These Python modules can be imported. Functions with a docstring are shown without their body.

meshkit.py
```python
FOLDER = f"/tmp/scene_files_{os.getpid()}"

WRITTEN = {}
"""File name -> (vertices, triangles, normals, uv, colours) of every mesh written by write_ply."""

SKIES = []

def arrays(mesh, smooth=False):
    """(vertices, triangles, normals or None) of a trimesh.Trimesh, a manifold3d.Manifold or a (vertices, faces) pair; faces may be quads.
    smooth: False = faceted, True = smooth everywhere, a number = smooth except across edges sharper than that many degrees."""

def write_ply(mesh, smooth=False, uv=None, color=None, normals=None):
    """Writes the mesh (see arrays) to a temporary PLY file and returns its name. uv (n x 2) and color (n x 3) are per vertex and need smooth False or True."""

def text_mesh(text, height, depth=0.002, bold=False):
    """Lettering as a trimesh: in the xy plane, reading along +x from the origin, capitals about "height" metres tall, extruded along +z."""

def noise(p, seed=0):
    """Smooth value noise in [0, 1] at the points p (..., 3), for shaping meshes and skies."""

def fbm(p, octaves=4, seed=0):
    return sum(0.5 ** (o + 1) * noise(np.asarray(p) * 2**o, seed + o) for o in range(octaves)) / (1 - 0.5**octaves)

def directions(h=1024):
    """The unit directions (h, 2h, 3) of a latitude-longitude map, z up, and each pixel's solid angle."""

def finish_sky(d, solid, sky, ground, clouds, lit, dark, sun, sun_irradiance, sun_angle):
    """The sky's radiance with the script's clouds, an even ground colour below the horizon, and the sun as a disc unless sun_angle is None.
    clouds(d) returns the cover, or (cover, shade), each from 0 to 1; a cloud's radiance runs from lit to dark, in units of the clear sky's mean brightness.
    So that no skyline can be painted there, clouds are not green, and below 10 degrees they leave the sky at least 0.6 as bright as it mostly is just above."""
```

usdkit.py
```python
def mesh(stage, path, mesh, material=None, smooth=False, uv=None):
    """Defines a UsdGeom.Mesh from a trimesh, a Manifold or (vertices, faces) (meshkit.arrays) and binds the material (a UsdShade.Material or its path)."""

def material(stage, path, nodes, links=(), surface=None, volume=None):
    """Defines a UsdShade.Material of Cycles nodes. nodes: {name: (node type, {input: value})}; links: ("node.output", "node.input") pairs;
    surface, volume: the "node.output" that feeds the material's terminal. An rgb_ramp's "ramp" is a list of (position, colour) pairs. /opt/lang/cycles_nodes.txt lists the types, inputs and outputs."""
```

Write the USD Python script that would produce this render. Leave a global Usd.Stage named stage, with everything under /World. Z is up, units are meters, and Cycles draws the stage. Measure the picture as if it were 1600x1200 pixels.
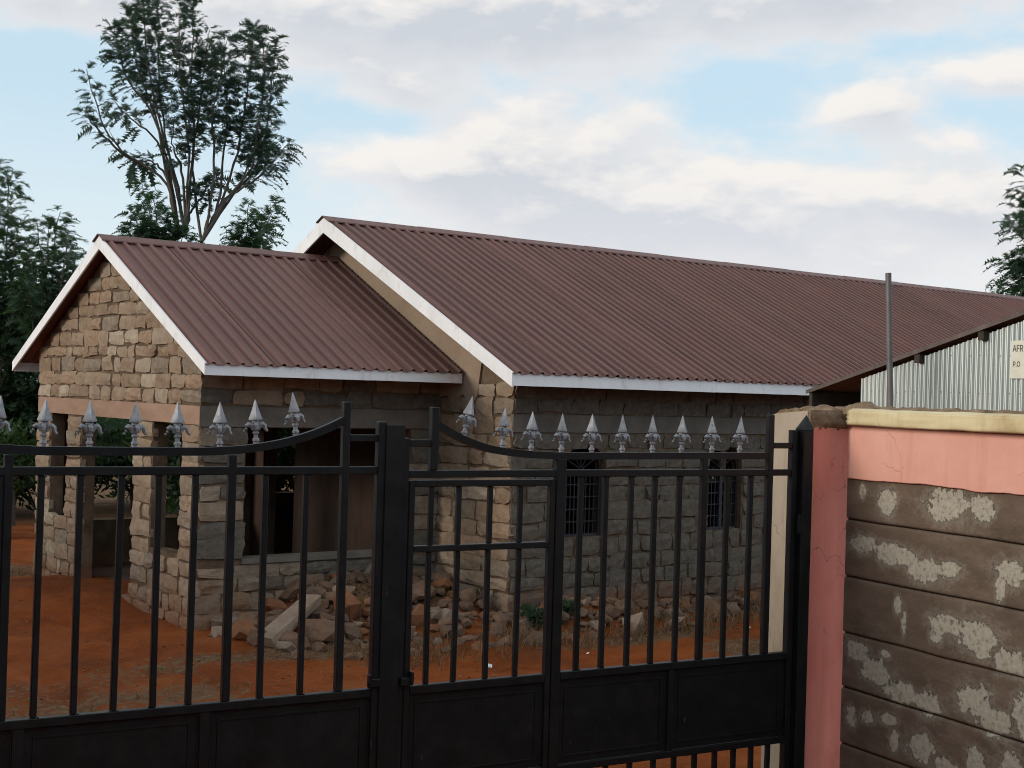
import math, random
import numpy as np, trimesh
from shapely.geometry import Polygon, LineString, box as sbox
from scipy.spatial import ConvexHull
import usdkit, meshkit
from pxr import Usd, UsdGeom, UsdLux, UsdShade, Sdf, Gf, Vt

stage = Usd.Stage.CreateInMemory()
UsdGeom.SetStageUpAxis(stage, UsdGeom.Tokens.z)
UsdGeom.SetStageMetersPerUnit(stage, 1.0)
UsdGeom.Xform.Define(stage, '/World')

# ------------------------------------------------------------------ camera, sky, sun, exposure
EYE = np.array([0.0, 0.0, 3.0])
CR = np.array([0.78745439, -0.61564808, 0.02988335])
CU = np.array([-0.02715972, 0.01377808, 0.99953615])
CF = np.array([0.61577425, 0.78790076, 0.00587122])
FPX = 2198.9                                     # focal length in pixels of a 1600 wide picture
cam = UsdGeom.Camera.Define(stage, '/World/camera')
cam.CreateHorizontalApertureAttr(36.0)
cam.CreateVerticalApertureAttr(27.0)
cam.CreateFocalLengthAttr(36.0 * FPX / 1600)
cam.CreateClippingRangeAttr(Gf.Vec2f(0.05, 5000))
M = Gf.Matrix4d(*CR, 0, *CU, 0, *(-CF), 0, *EYE, 1)
cam.AddTransformOp().Set(M)
EXPOSURE = 0.4
cam.CreateExposureAttr(EXPOSURE)

SUN_AZ, SUN_EL = math.radians(162), math.radians(14)       # azimuth from +x, counter-clockwise
SUN_DIR = np.array([math.cos(SUN_EL) * math.cos(SUN_AZ), math.cos(SUN_EL) * math.sin(SUN_AZ), math.sin(SUN_EL)])
SKY_STRENGTH = 0.078
SUN_INTENSITY, SUN_ANGLE = 0.40, 14.0


class Nodes:
    """Collects shader nodes; a value may be a number, a vector or the 'node.output' of another node."""
    def __init__(s): s.n, s.l, s.k = {}, [], 0
    def add(s, kind, **kw):
        s.k += 1; name = f'{kind}_{s.k}'; ins = {}
        for k, v in kw.items():
            if isinstance(v, str) and '.' in v: s.l.append((v, f'{name}.{k}'))
            else: ins[k] = v
        s.n[name] = (kind, ins); return name
    def m(s, op, a, b=0.0, c=0.0, clamp=False): return s.add('math', math_type=op, value1=a, value2=b, value3=c, use_clamp=clamp) + '.value'
    def mixc(s, f, a, b, mode='mix'): return s.add('mix', mix_type=mode, fac=f, color1=a, color2=b) + '.color'
    def rng(s, v, a, b, c=0.0, d=1.0, kind='linear'): return s.add('map_range', range_type=kind, value=v, from_min=a, from_max=b, to_min=c, to_max=d, clamp=True) + '.result'
    def make(s, path, surface=None, volume=None): return usdkit.material(stage, path, s.n, s.l, surface=surface, volume=volume)


def make_sky():
    N = Nodes()
    sep = N.add('separate_xyz', vector=N.add('geometry') + '.position')
    x, y, z = sep + '.x', sep + '.y', sep + '.z'
    sky = N.add('sky_texture', sky_type='single_scattering', sun_disc=False, sun_elevation=SUN_EL, sun_rotation=math.atan2(SUN_DIR[0], SUN_DIR[1]), altitude=1500.0, air_density=1.0, aerosol_density=1.6, ozone_density=1.0) + '.color'
    az = N.m('multiply', N.m('arctan2', y, x), 5.729578)          # tens of degrees
    e = N.m('multiply', N.m('arcsine', z), 5.729578)
    s = N.m('subtract', 5.2, az)
    def field(ds, de):
        ss, ee = (N.m('add', s, ds), N.m('add', e, de)) if ds or de else (s, e)
        vec = N.add('combine_xyz', x=ss, y=N.m('multiply', ee, 2.1), z=0.0) + '.vector'
        big = N.add('noise_texture', vector=vec, scale=1.05, detail=3.0, roughness=0.5) + '.fac'
        fine = N.add('noise_texture', vector=vec, scale=3.2, detail=7.0, roughness=0.58, distortion=0.2) + '.fac'
        q = N.m('add', N.m('multiply', N.m('subtract', big, 0.5), 0.9), N.m('multiply', N.m('subtract', fine, 0.5), 1.15))
        tot = None
        for s0, e0, a, b, w in CLOUDS:
            u = N.m('multiply', N.m('subtract', ss, s0), 1 / a); v = N.m('multiply', N.m('subtract', ee, e0), 1 / b)
            g = N.m('multiply', N.m('exponent', N.m('multiply', N.m('add', N.m('multiply', u, u), N.m('multiply', v, v)), -1.0)), w)
            tot = g if tot is None else N.m('add', tot, g)
        return N.m('add', N.m('add', tot, q), N.rng(e, 1.7, 3.2, 0.0, 0.45))
    d0, d1 = field(0, 0), field(-0.035, 0.075)
    cov = N.rng(d0, 0.06, 0.66, kind='smoothstep')
    lit = N.m('multiply', N.rng(N.m('subtract', d0, d1), 0.0, 0.34), N.rng(d0, 0.2, 0.5))
    core = N.rng(N.m('add', N.m('multiply', d0, 0.5), N.m('multiply', d1, 0.5)), 0.35, 1.15)
    cloud = N.add('rgb_ramp', fac=core, ramp=[(0.0, CLOUD_EDGE), (0.4, CLOUD_MID), (1.0, CLOUD_CORE)]) + '.color'
    cloud = N.mixc(N.m('multiply', lit, 0.75), cloud, CLOUD_LIT)
    clear = N.mixc(SKY_VEIL, sky, CLEAR)
    clear = N.mixc(N.rng(e, 0.15, 1.15, 0.9, 0.0), clear, HORIZON)
    cloud = N.mixc(N.rng(e, 0.1, 0.95, 0.7, 0.0), cloud, CLOUD_LOW)
    col = N.mixc(N.m('multiply', cov, 0.95), clear, cloud)
    return N.make('/World/Looks/sky', surface=N.add('background_shader', color=col, strength=SKY_STRENGTH) + '.background')


CLEAR = (6.5, 8.5, 9.8)
HORIZON = (8.3, 8.85, 8.85)
CLOUD_EDGE = (8.3, 8.2, 8.2)
CLOUD_MID = (7.6, 7.65, 7.85)
CLOUD_CORE = (6.1, 6.4, 6.95)
CLOUD_LIT = (9.5, 9.0, 8.45)
CLOUD_LOW = (8.9, 8.7, 8.8)
SKY_VEIL = 0.8
CLOUDS = [  # s0, e0 (tens of degrees), half sizes, weight: the cloud masses over the roofs
    (-0.55, 1.46, 1.25, 0.22, 0.95), (1.0, 1.62, 1.5, 0.22, 0.95), (-2.3, 1.55, 0.9, 0.26, 0.7), (-0.45, 1.20, 0.40, 0.12, 0.45),
    (0.05, 0.98, 0.55, 0.16, 0.95), (-0.45, 0.90, 0.40, 0.09, 0.6), (0.5, 1.12, 0.16, 0.09, 0.6),
    (0.95, 0.80, 0.95, 0.16, 0.9), (1.9, 0.80, 0.5, 0.16, 0.5),
    (1.40, 1.16, 0.20, 0.10, 0.95), (1.95, 1.26, 0.30, 0.10, 0.8), (1.65, 1.02, 0.30, 0.07, 0.4),
    (0.3, 0.60, 1.3, 0.16, 0.55), (1.3, 0.52, 1.1, 0.16, 0.6), (0.1, 0.76, 0.8, 0.12, 0.5),
    (-1.9, 1.0, 0.55, 0.28, -0.5), (0.9, 1.22, 0.22, 0.12, -0.25), (1.55, 1.40, 0.5, 0.06, -0.3), (-0.75, 1.10, 0.3, 0.07, -0.3),
]
dome = UsdLux.DomeLight.Define(stage, '/World/sky')
dome.CreateIntensityAttr(1.0)
UsdShade.MaterialBindingAPI.Apply(dome.GetPrim()).Bind(make_sky())
for k, v in dict(label='pale evening sky with soft grey and cream clouds', category='sky', kind='structure').items():
    dome.GetPrim().SetCustomDataByKey(k, v)
sun = UsdLux.DistantLight.Define(stage, '/World/sun')
sun.CreateIntensityAttr(SUN_INTENSITY); sun.CreateAngleAttr(SUN_ANGLE); sun.CreateColorAttr(Gf.Vec3f(1.0, 0.90, 0.77))
sun.GetPrim().CreateAttribute('inputs:normalize', Sdf.ValueTypeNames.Bool).Set(True)
zb = SUN_DIR; xb = np.cross([0, 0, 1.0], zb); xb /= np.linalg.norm(xb); yb = np.cross(zb, xb)
sun.AddTransformOp().Set(Gf.Matrix4d(*xb, 0, *yb, 0, *zb, 0, 0, 0, 20, 1))


def at(u, v, depth):
    """The point at a given depth on the ray through a point of the 1600 x 1200 photograph."""
    d = CF * FPX + CR * (u - 800) - CU * (v - 600)
    return EYE + d * depth / FPX


# ------------------------------------------------------------------ helpers
used = {}
def path_for(name, parent):
    parent = str(parent.GetPath()) if isinstance(parent, Usd.Prim) else (parent or '/World')
    k = used.get((parent, name), 0); used[(parent, name)] = k + 1
    return f'{parent}/{name}' + (f'_{k:03d}' if k else '')

def tag(p, label=None, cat=None, group=None, kind=None):
    p = p if isinstance(p, Usd.Prim) else p.GetPrim()
    for k, v in (('label', label), ('category', cat), ('group', group), ('kind', kind)):
        if v: p.SetCustomDataByKey(k, v)
    return p

def obj(name, mesh, mat, parent=None, label=None, cat=None, group=None, kind=None, smooth=False, attr=None):
    if isinstance(mesh, G): mesh = mesh.get()
    m = usdkit.mesh(stage, path_for(name, parent), mesh, mat, smooth=smooth)
    for k, v in (attr or {}).items():
        UsdGeom.PrimvarsAPI(m).CreatePrimvar(k, Sdf.ValueTypeNames.FloatArray, 'vertex').Set(Vt.FloatArray.FromNumpy(np.asarray(v, np.float32)))
    return tag(m.GetPrim(), label, cat, group, kind)

def thing(name, label=None, cat=None, group=None, loc=(0, 0, 0), parent=None):
    x = UsdGeom.Xform.Define(stage, path_for(name, parent))
    return tag(x.GetPrim(), label, cat, group)

BOXF = np.array([[0, 2, 3, 1], [4, 5, 7, 6], [0, 1, 5, 4], [2, 6, 7, 3], [0, 4, 6, 2], [1, 3, 7, 5]])
def quads(f):
    f = np.asarray(f, int); return np.vstack([f[:, [0, 1, 2]], f[:, [0, 2, 3]]])

class G:
    """Gathers triangles; frame = (origin, ax, ay, az) maps local coordinates into the scene."""
    def __init__(s, frame=None): s.v, s.f, s.n, s.fr = [], [], 0, frame
    def add(s, v, f):
        v = np.asarray(v, float)
        if s.fr is not None: v = s.fr[0] + v[:, :1] * s.fr[1] + v[:, 1:2] * s.fr[2] + v[:, 2:3] * s.fr[3]
        f = np.asarray(f, int); f = quads(f) if f.shape[1] == 4 else f
        s.v.append(v); s.f.append(f + s.n); s.n += len(v); return s
    def box(s, lo, hi):
        v = np.array([[(lo, hi)[i & 1][0], (lo, hi)[i >> 1 & 1][1], (lo, hi)[i >> 2 & 1][2]] for i in range(8)], float)
        return s.add(v, BOXF)
    def cbox(s, lo, hi, c=0.003):
        """box with chamfered edges"""
        lo, hi = np.array(lo, float), np.array(hi, float); mid, h = (lo + hi) / 2, (hi - lo) / 2
        c = min(c, h.min() * 0.45); p = []
        for sx in (-1, 1):
            for sy in (-1, 1):
                for sz in (-1, 1):
                    q = np.array([sx, sy, sz])
                    for a in range(3):
                        k = h - c; k[a] = h[a]; p.append(mid + q * k)
        hull = ConvexHull(np.array(p)); return s.hullpts(np.array(p), hull)
    def hullpts(s, p, hull=None):
        hull = hull or ConvexHull(p); c = p.mean(0); F = hull.simplices.copy()
        for i, t in enumerate(F):
            a, b, d = p[t]
            if np.dot(np.cross(b - a, d - a), a - c) < 0: F[i] = t[::-1]
        return s.add(p, F)
    def tube(s, pts, rad, sides=6):
        pts = np.asarray(pts, float); t = np.gradient(pts, axis=0); t /= np.linalg.norm(t, axis=1, keepdims=True) + 1e-12
        a = np.cross(t, np.where(np.abs(t[:, 2:]) < 0.9, [0, 0, 1.0], [1.0, 0, 0])); a /= np.linalg.norm(a, axis=1, keepdims=True) + 1e-12
        b = np.cross(t, a); ang = np.arange(sides) * 2 * np.pi / sides
        r = np.broadcast_to(rad, (len(pts),))[:, None, None]
        v = pts[:, None] + r * (np.cos(ang)[None, :, None] * a[:, None] + np.sin(ang)[None, :, None] * b[:, None])
        i, j = np.meshgrid(np.arange(len(pts) - 1), np.arange(sides), indexing='ij')
        q = np.stack([i * sides + j, i * sides + (j + 1) % sides, (i + 1) * sides + (j + 1) % sides, (i + 1) * sides + j], -1).reshape(-1, 4)
        n = len(pts) * sides; v = v.reshape(-1, 3); v = np.vstack([v, pts[:1], pts[-1:]])
        caps = [[n, (k + 1) % sides, k] for k in range(sides)] + [[n + 1, n - sides + k, n - sides + (k + 1) % sides] for k in range(sides)]
        return s.add(v, np.vstack([quads(q), caps]))
    def lathe(s, prof, c=(0, 0, 0), sides=12, sx=1.0, sy=1.0):
        prof = np.asarray(prof, float); ang = np.arange(sides) * 2 * np.pi / sides
        v = np.stack([prof[:, :1] * np.cos(ang) * sx + c[0], prof[:, :1] * np.sin(ang) * sy + c[1], np.repeat(prof[:, 1:], sides, 1) + c[2]], -1).reshape(-1, 3)
        n = len(prof); i, j = np.meshgrid(np.arange(n - 1), np.arange(sides), indexing='ij')
        q = np.stack([i * sides + j, i * sides + (j + 1) % sides, (i + 1) * sides + (j + 1) % sides, (i + 1) * sides + j], -1).reshape(-1, 4)
        return s.add(v, q)
    def strip(s, path, half_w, thick, axis=1):
        """a bent flat bar: path in (x, z), y from half_w[0] to half_w[1], thickness along the path's normal"""
        p = np.asarray(path, float); t = np.gradient(p, axis=0); t /= np.linalg.norm(t, axis=1, keepdims=True); nr = np.stack([-t[:, 1], t[:, 0]], 1)
        up, dn = p, p - nr * thick; v = []
        for q in (up, dn):
            for y in half_w: v.append(np.stack([q[:, 0], np.full(len(q), y), q[:, 1]], 1))
        n = len(p); v = np.vstack(v); k = np.arange(n - 1)
        A, B, C_, D = 0, n, 2 * n, 3 * n; f = []
        for a, b in ((A, B), (D, C_), (C_, A), (B, D)):
            f.append(np.stack([a + k, a + k + 1, b + k + 1, b + k], 1))
        f.append([[A, B, D, C_], [A + n - 1, C_ + n - 1, D + n - 1, B + n - 1]])
        return s.add(v, np.vstack(f))
    def sheet(s, grid, thick, normal):
        """closed thin sheet from a (m, n, 3) grid"""
        m, n, _ = grid.shape; top = grid.reshape(-1, 3); bot = top - np.asarray(normal) * thick
        i, j = np.meshgrid(np.arange(m - 1), np.arange(n - 1), indexing='ij'); a = i * n + j
        q = np.stack([a, a + 1, a + n + 1, a + n], -1).reshape(-1, 4); o = m * n
        f = [q, q[:, ::-1] + o]
        e = [np.arange(n), np.arange(n) + (m - 1) * n, np.arange(m) * n, np.arange(m) * n + n - 1]
        for c in e: f.append(np.stack([c[:-1], c[1:], c[1:] + o, c[:-1] + o], 1))
        return s.add(np.vstack([top, bot]), np.vstack(f))
    def get(s): return (np.vstack(s.v), np.vstack(s.f))

def poly_solid(poly, thick, frame):
    """a flat outline (a, z) with holes, made solid from outward 0 back to -thick; frame maps (a, outward, z)"""
    g = G(frame)
    for q in getattr(poly, 'geoms', [poly]):
        if q.geom_type != 'Polygon' or q.area < 1e-6: continue
        t = trimesh.creation.extrude_polygon(q, thick, engine='earcut'); v = np.array(t.vertices)
        g.add(np.stack([v[:, 0], v[:, 2] - thick, v[:, 1]], 1), np.array(t.faces))
    return g

# ------------------------------------------------------------------ materials
def mat(name, ramp, rough=0.8, scale=6.0, detail=6.0, bump=0.0, bscale=30.0, metallic=0.0, spec=0.4, big=None, object_tint=0.0, stretch=(1, 1, 1), extra=None, coat=0.0, rough_var=0.0):
    """principled surface whose colour runs over a noise; big = (scale, colour, low, high) adds larger stains"""
    N = Nodes(); pos = N.add('geometry') + '.position'
    vec = N.add('mapping', vector=pos, scale=stretch) + '.vector'
    n = N.add('noise_texture', vector=vec, scale=scale, detail=detail, roughness=0.62) + '.fac'
    col = N.add('rgb_ramp', fac=N.rng(n, 0.28, 0.72), ramp=ramp) + '.color'
    if big:
        b = N.add('noise_texture', vector=vec, scale=big[0], detail=5.0, roughness=0.65) + '.fac'
        col = N.mixc(N.rng(b, big[2], big[3], kind='smoothstep'), col, big[1])
    if object_tint:
        r = N.add('object_info') + '.random'
        col = N.mixc(1.0, col, N.add('rgb_ramp', fac=r, ramp=[(0, (1 - object_tint,) * 3), (0.5, (1.0, 1 - object_tint * .3, 1 - object_tint * .5)), (1, (1 + object_tint * .6,) * 3)]) + '.color', 'multiply')
    if extra: col = extra(N, pos, col)
    kw = dict(base_color=col, roughness=rough, metallic=metallic, specular_ior_level=spec, coat_weight=coat)
    if rough_var: kw['roughness'] = N.rng(n, 0.25, 0.75, rough - rough_var, rough + rough_var)
    if bump:
        b = N.add('noise_texture', vector=vec, scale=bscale, detail=5.0, roughness=0.65) + '.fac'
        kw['normal'] = N.add('bump', height=b, strength=1.0, distance=bump) + '.normal'
    p = N.add('principled_bsdf', **kw)
    return N.make('/World/Looks/' + name, surface=p + '.BSDF')

def soil_splash(N, pos, col):
    """red earth splashed and worn into the lowest courses"""
    z = N.add('separate_xyz', vector=pos) + '.z'
    n = N.add('noise_texture', vector=pos, scale=2.6, detail=4.0) + '.fac'
    f = N.rng(N.m('add', z, N.m('multiply', N.m('subtract', n, 0.5), 1.1)), 0.02, 0.55, 0.62, 0.0, 'smoothstep')
    return N.mixc(f, col, (0.20, 0.082, 0.04))

STONES = []
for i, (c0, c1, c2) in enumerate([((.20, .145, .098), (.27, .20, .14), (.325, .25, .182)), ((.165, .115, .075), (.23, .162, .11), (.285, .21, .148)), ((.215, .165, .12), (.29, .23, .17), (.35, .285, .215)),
                                   ((.155, .118, .086), (.21, .165, .122), (.265, .215, .162)), ((.215, .143, .094), (.28, .195, .132), (.33, .24, .168)), ((.26, .205, .15), (.34, .275, .205), (.41, .34, .265)), ((.085, .072, .058), (.118, .102, .083), (.16, .14, .116))]):  # last set is darkest: eave shade put into the long side stones
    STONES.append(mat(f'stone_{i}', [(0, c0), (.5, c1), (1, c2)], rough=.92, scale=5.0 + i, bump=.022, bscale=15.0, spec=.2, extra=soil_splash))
MUD = mat('mud_mortar', [(0, (.075, .05, .032)), (.5, (.12, .083, .055)), (1, (.18, .13, .09))], rough=.95, scale=4.0, bump=.012, bscale=26.0, spec=.15, extra=soil_splash)
PLASTER = mat('mud_plaster', [(0, (.23, .165, .12)), (.5, (.27, .20, .145)), (1, (.31, .235, .175))], rough=.93, scale=1.6, bump=.004, bscale=30.0, spec=.15, big=(2.2, (.20, .135, .09), .55, .8))
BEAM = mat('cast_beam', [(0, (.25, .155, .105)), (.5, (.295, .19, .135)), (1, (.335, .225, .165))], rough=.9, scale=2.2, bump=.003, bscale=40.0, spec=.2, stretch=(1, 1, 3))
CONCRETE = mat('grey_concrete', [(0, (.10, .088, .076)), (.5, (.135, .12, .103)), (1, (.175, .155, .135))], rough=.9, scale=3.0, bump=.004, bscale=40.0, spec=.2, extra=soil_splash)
def roof_wear(N, pos, col):
    """dust washed down the slope, and paler chalky bands"""
    v = N.add('mapping', vector=pos, scale=(7.0, .35, .35)) + '.vector'
    n = N.add('noise_texture', vector=v, scale=1.0, detail=5.0, roughness=.6) + '.fac'
    col = N.mixc(N.rng(n, .50, .75, 0, .40), col, (.175, .105, .088))
    n2 = N.add('noise_texture', vector=N.add('mapping', vector=pos, scale=(16.0, .8, .8)) + '.vector', scale=1.0, detail=3.0) + '.fac'
    return N.mixc(N.rng(n2, .54, .72, 0, .45), col, (.078, .038, .032))
ROOF = mat('brown_roof_paint', [(0, (.118, .054, .045)), (.5, (.138, .063, .052)), (1, (.160, .078, .065))], rough=.47, scale=1.1, spec=.22, bump=.004, bscale=2.6, object_tint=.13, rough_var=.08, extra=roof_wear)
WHITE = mat('white_fascia_paint', [(0, (.68, .68, .69)), (.5, (.745, .745, .755)), (1, (.79, .79, .80))], rough=.55, scale=2.0, bump=.0012, bscale=60.0, big=(5.0, (.50, .47, .43), .52, .80), stretch=(1, 1, .5))
WOOD = mat('dark_rafter_wood', [(0, (.022, .016, .012)), (1, (.05, .037, .027))], rough=.85, scale=8.0)
def gate_wear(N, pos, col):
    z = N.add('separate_xyz', vector=pos) + '.z'
    n = N.add('noise_texture', vector=pos, scale=5.0, detail=6.0, roughness=.7) + '.fac'
    col = N.mixc(N.rng(n, .50, .75, 0, .5), col, (.012, .0075, .0055))                     # red dust
    sc = N.add('noise_texture', vector=N.add('mapping', vector=pos, scale=(60, 60, 14)) + '.vector', scale=1.0, detail=3.0) + '.fac'
    return N.mixc(N.rng(sc, .72, .78, 0, .7), col, (.07, .055, .045))                    # chips and scratches
BLACK = mat('black_gate_paint', [(0, (.0024, .0027, .0034)), (.6, (.0036, .0040, .0049)), (1, (.007, .0068, .0066))], rough=.45, scale=9.0, bump=.0012, bscale=45.0, spec=.28, big=(14.0, (.016, .011, .008), .66, .80), rough_var=.12, extra=gate_wear)
SILVER = mat('silver_paint', [(0, (.17, .175, .19)), (.5, (.25, .255, .275)), (1, (.32, .325, .34))], rough=.55, metallic=.3, scale=40.0, bump=.001, bscale=120.0, big=(30.0, (.10, .085, .075), .6, .8))
STEEL = mat('window_steel', [(0, (.010, .011, .015)), (1, (.022, .025, .034))], rough=.5, scale=12.0)
GALV = mat('galvanised_iron', [(0, (.29, .315, .30)), (.5, (.355, .385, .37)), (1, (.42, .45, .43))], rough=.42, metallic=.7, scale=1.6, spec=.5, stretch=(1.5, 1.5, .5), big=(5.0, (.30, .29, .25), .62, .85), object_tint=.10, rough_var=.08)
RUSTROOF = mat('rusty_roof_edge', [(0, (.07, .05, .044)), (.5, (.105, .08, .07)), (1, (.15, .118, .10))], rough=.6, metallic=.2, scale=5.0)
POLE = mat('dull_pole_paint', [(0, (.085, .078, .078)), (1, (.15, .14, .14))], rough=.55, scale=7.0, metallic=.2)
def plaster_wear(stain):
    def f(N, pos, col):
        st = N.add('noise_texture', vector=N.add('mapping', vector=pos, scale=(9, 9, .7)) + '.vector', scale=1.0, detail=6.0, roughness=.65) + '.fac'
        col = N.mixc(N.rng(st, .55, .80, 0, .55), col, stain)                      # rain streaks
        wob = N.add('vector_math', math_type='add', vector1=pos, vector2=N.add('vector_math', math_type='scale', vector1=N.add('noise_texture', vector=pos, scale=7.0, detail=4.0) + '.color', scale=.16) + '.vector') + '.vector'
        cr = N.add('voronoi_texture', feature='distance_to_edge', vector=wob, scale=2.6) + '.distance'
        mk = N.add('noise_texture', vector=pos, scale=3.1, detail=2.0) + '.fac'
        col = N.mixc(N.m('multiply', N.rng(cr, .0, .007, 1, 0), N.rng(mk, .50, .58, 0, .75)), col, tuple(c * .45 for c in stain))   # hairline cracks
        sp = N.add('noise_texture', vector=pos, scale=55.0, detail=4.0, roughness=.7) + '.fac'
        return N.mixc(N.rng(sp, .64, .74, 0, .5), col, stain)
    return f
CAP = mat('cream_paint', [(0, (.50, .40, .225)), (.5, (.60, .495, .295)), (1, (.66, .565, .36))], rough=.8, scale=3.0, bump=.004, bscale=22.0, big=(4.2, (.40, .28, .14), .54, .80), stretch=(1, 1, .6), extra=plaster_wear((.30, .20, .10)))
CREAM = mat('pale_plaster', [(0, (.33, .265, .195)), (.5, (.395, .325, .245)), (1, (.45, .38, .30))], rough=.9, scale=2.4, bump=.004, bscale=20.0, big=(3.0, (.28, .205, .14), .5, .78), stretch=(1, 1, .5), extra=plaster_wear((.24, .17, .11)))
PINK = mat('pink_paint', [(0, (.60, .285, .215)), (.5, (.655, .325, .25)), (1, (.69, .365, .285))], rough=.82, scale=2.2, bump=.003, bscale=14.0, big=(7.0, (.50, .20, .14), .66, .84), extra=plaster_wear((.47, .19, .13)))
PINKOLD = mat('stained_pink_paint', [(0, (.66, .205, .16)), (.5, (.72, .25, .195)), (1, (.75, .31, .24))], rough=.82, scale=2.0, bump=.004, bscale=14.0, big=(3.4, (.56, .18, .125), .5, .75), stretch=(1, 1, .5), extra=plaster_wear((.42, .15, .10)))
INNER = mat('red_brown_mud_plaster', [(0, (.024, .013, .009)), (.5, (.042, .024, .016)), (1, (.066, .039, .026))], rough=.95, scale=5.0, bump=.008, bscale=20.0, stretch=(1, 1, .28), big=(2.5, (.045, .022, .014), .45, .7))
ROUGHMUD = mat('rough_mortar', [(0, (.13, .085, .05)), (.5, (.22, .15, .095)), (1, (.33, .245, .165))], rough=.95, scale=14.0, bump=.012, bscale=50.0, spec=.15)
SIGN = mat('sign_paint', [(0, (.56, .555, .46)), (.5, (.63, .62, .52)), (1, (.68, .67, .57))], rough=.7, scale=7.0, big=(9.0, (.45, .41, .32), .6, .85))
INK = mat('sign_lettering', [(0, (.05, .05, .042)), (1, (.20, .19, .16))], rough=.7, scale=60.0)
RUBBLE = [mat(f'rubble_{i}', [(0, a), (.5, b), (1, c)], rough=.95, scale=6.0, bump=.01, bscale=24.0, spec=.15) for i, (a, b, c) in enumerate([
    ((.105, .060, .038), (.155, .093, .062), (.205, .135, .095)), ((.15, .064, .032), (.20, .090, .046), (.25, .125, .07)), ((.135, .096, .07), (.185, .138, .105), (.245, .19, .148)), ((.085, .052, .036), (.125, .080, .056), (.165, .112, .082)), ((.19, .135, .096), (.25, .185, .138), (.31, .24, .185))])]
PAPER = mat('pale_litter', [(0, (.55, .55, .55)), (1, (.8, .8, .78))], rough=.7)

def bark(name, a, b): return mat(name, [(0, a), (1, b)], rough=.9, scale=10.0, bump=.01, bscale=30.0, stretch=(1, 1, .3))
BARK = bark('bark', (.05, .042, .035), (.12, .10, .085))
def leaf(name, a, b, c, trans=.3):
    N = Nodes(); r = N.add('geometry') + '.random_per_island'
    col = N.add('rgb_ramp', fac=r, ramp=[(0, a), (.55, b), (1, c)]) + '.color'
    p = N.add('principled_bsdf', base_color=col, roughness=.6, specular_ior_level=.3)
    t = N.add('translucent_bsdf', color=N.mixc(1.0, col, (1.1, 1.25, .7), 'multiply'))
    return N.make('/World/Looks/' + name, surface=N.add('mix_closure', fac=trans, closure1=p + '.BSDF', closure2=t + '.BSDF') + '.closure')
LEAF_TALL = leaf('tall_tree_leaf', (.040, .066, .058), (.075, .118, .098), (.13, .185, .145), .38)
LEAF_DARK = leaf('dark_leaf', (.034, .066, .036), (.072, .13, .066), (.13, .21, .10), .38)
LEAF_GREEN = leaf('green_leaf', (.035, .07, .02), (.07, .13, .035), (.12, .19, .05))
STRAW = leaf('straw', (.16, .095, .048), (.26, .165, .085), (.36, .25, .14), .12)

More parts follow.
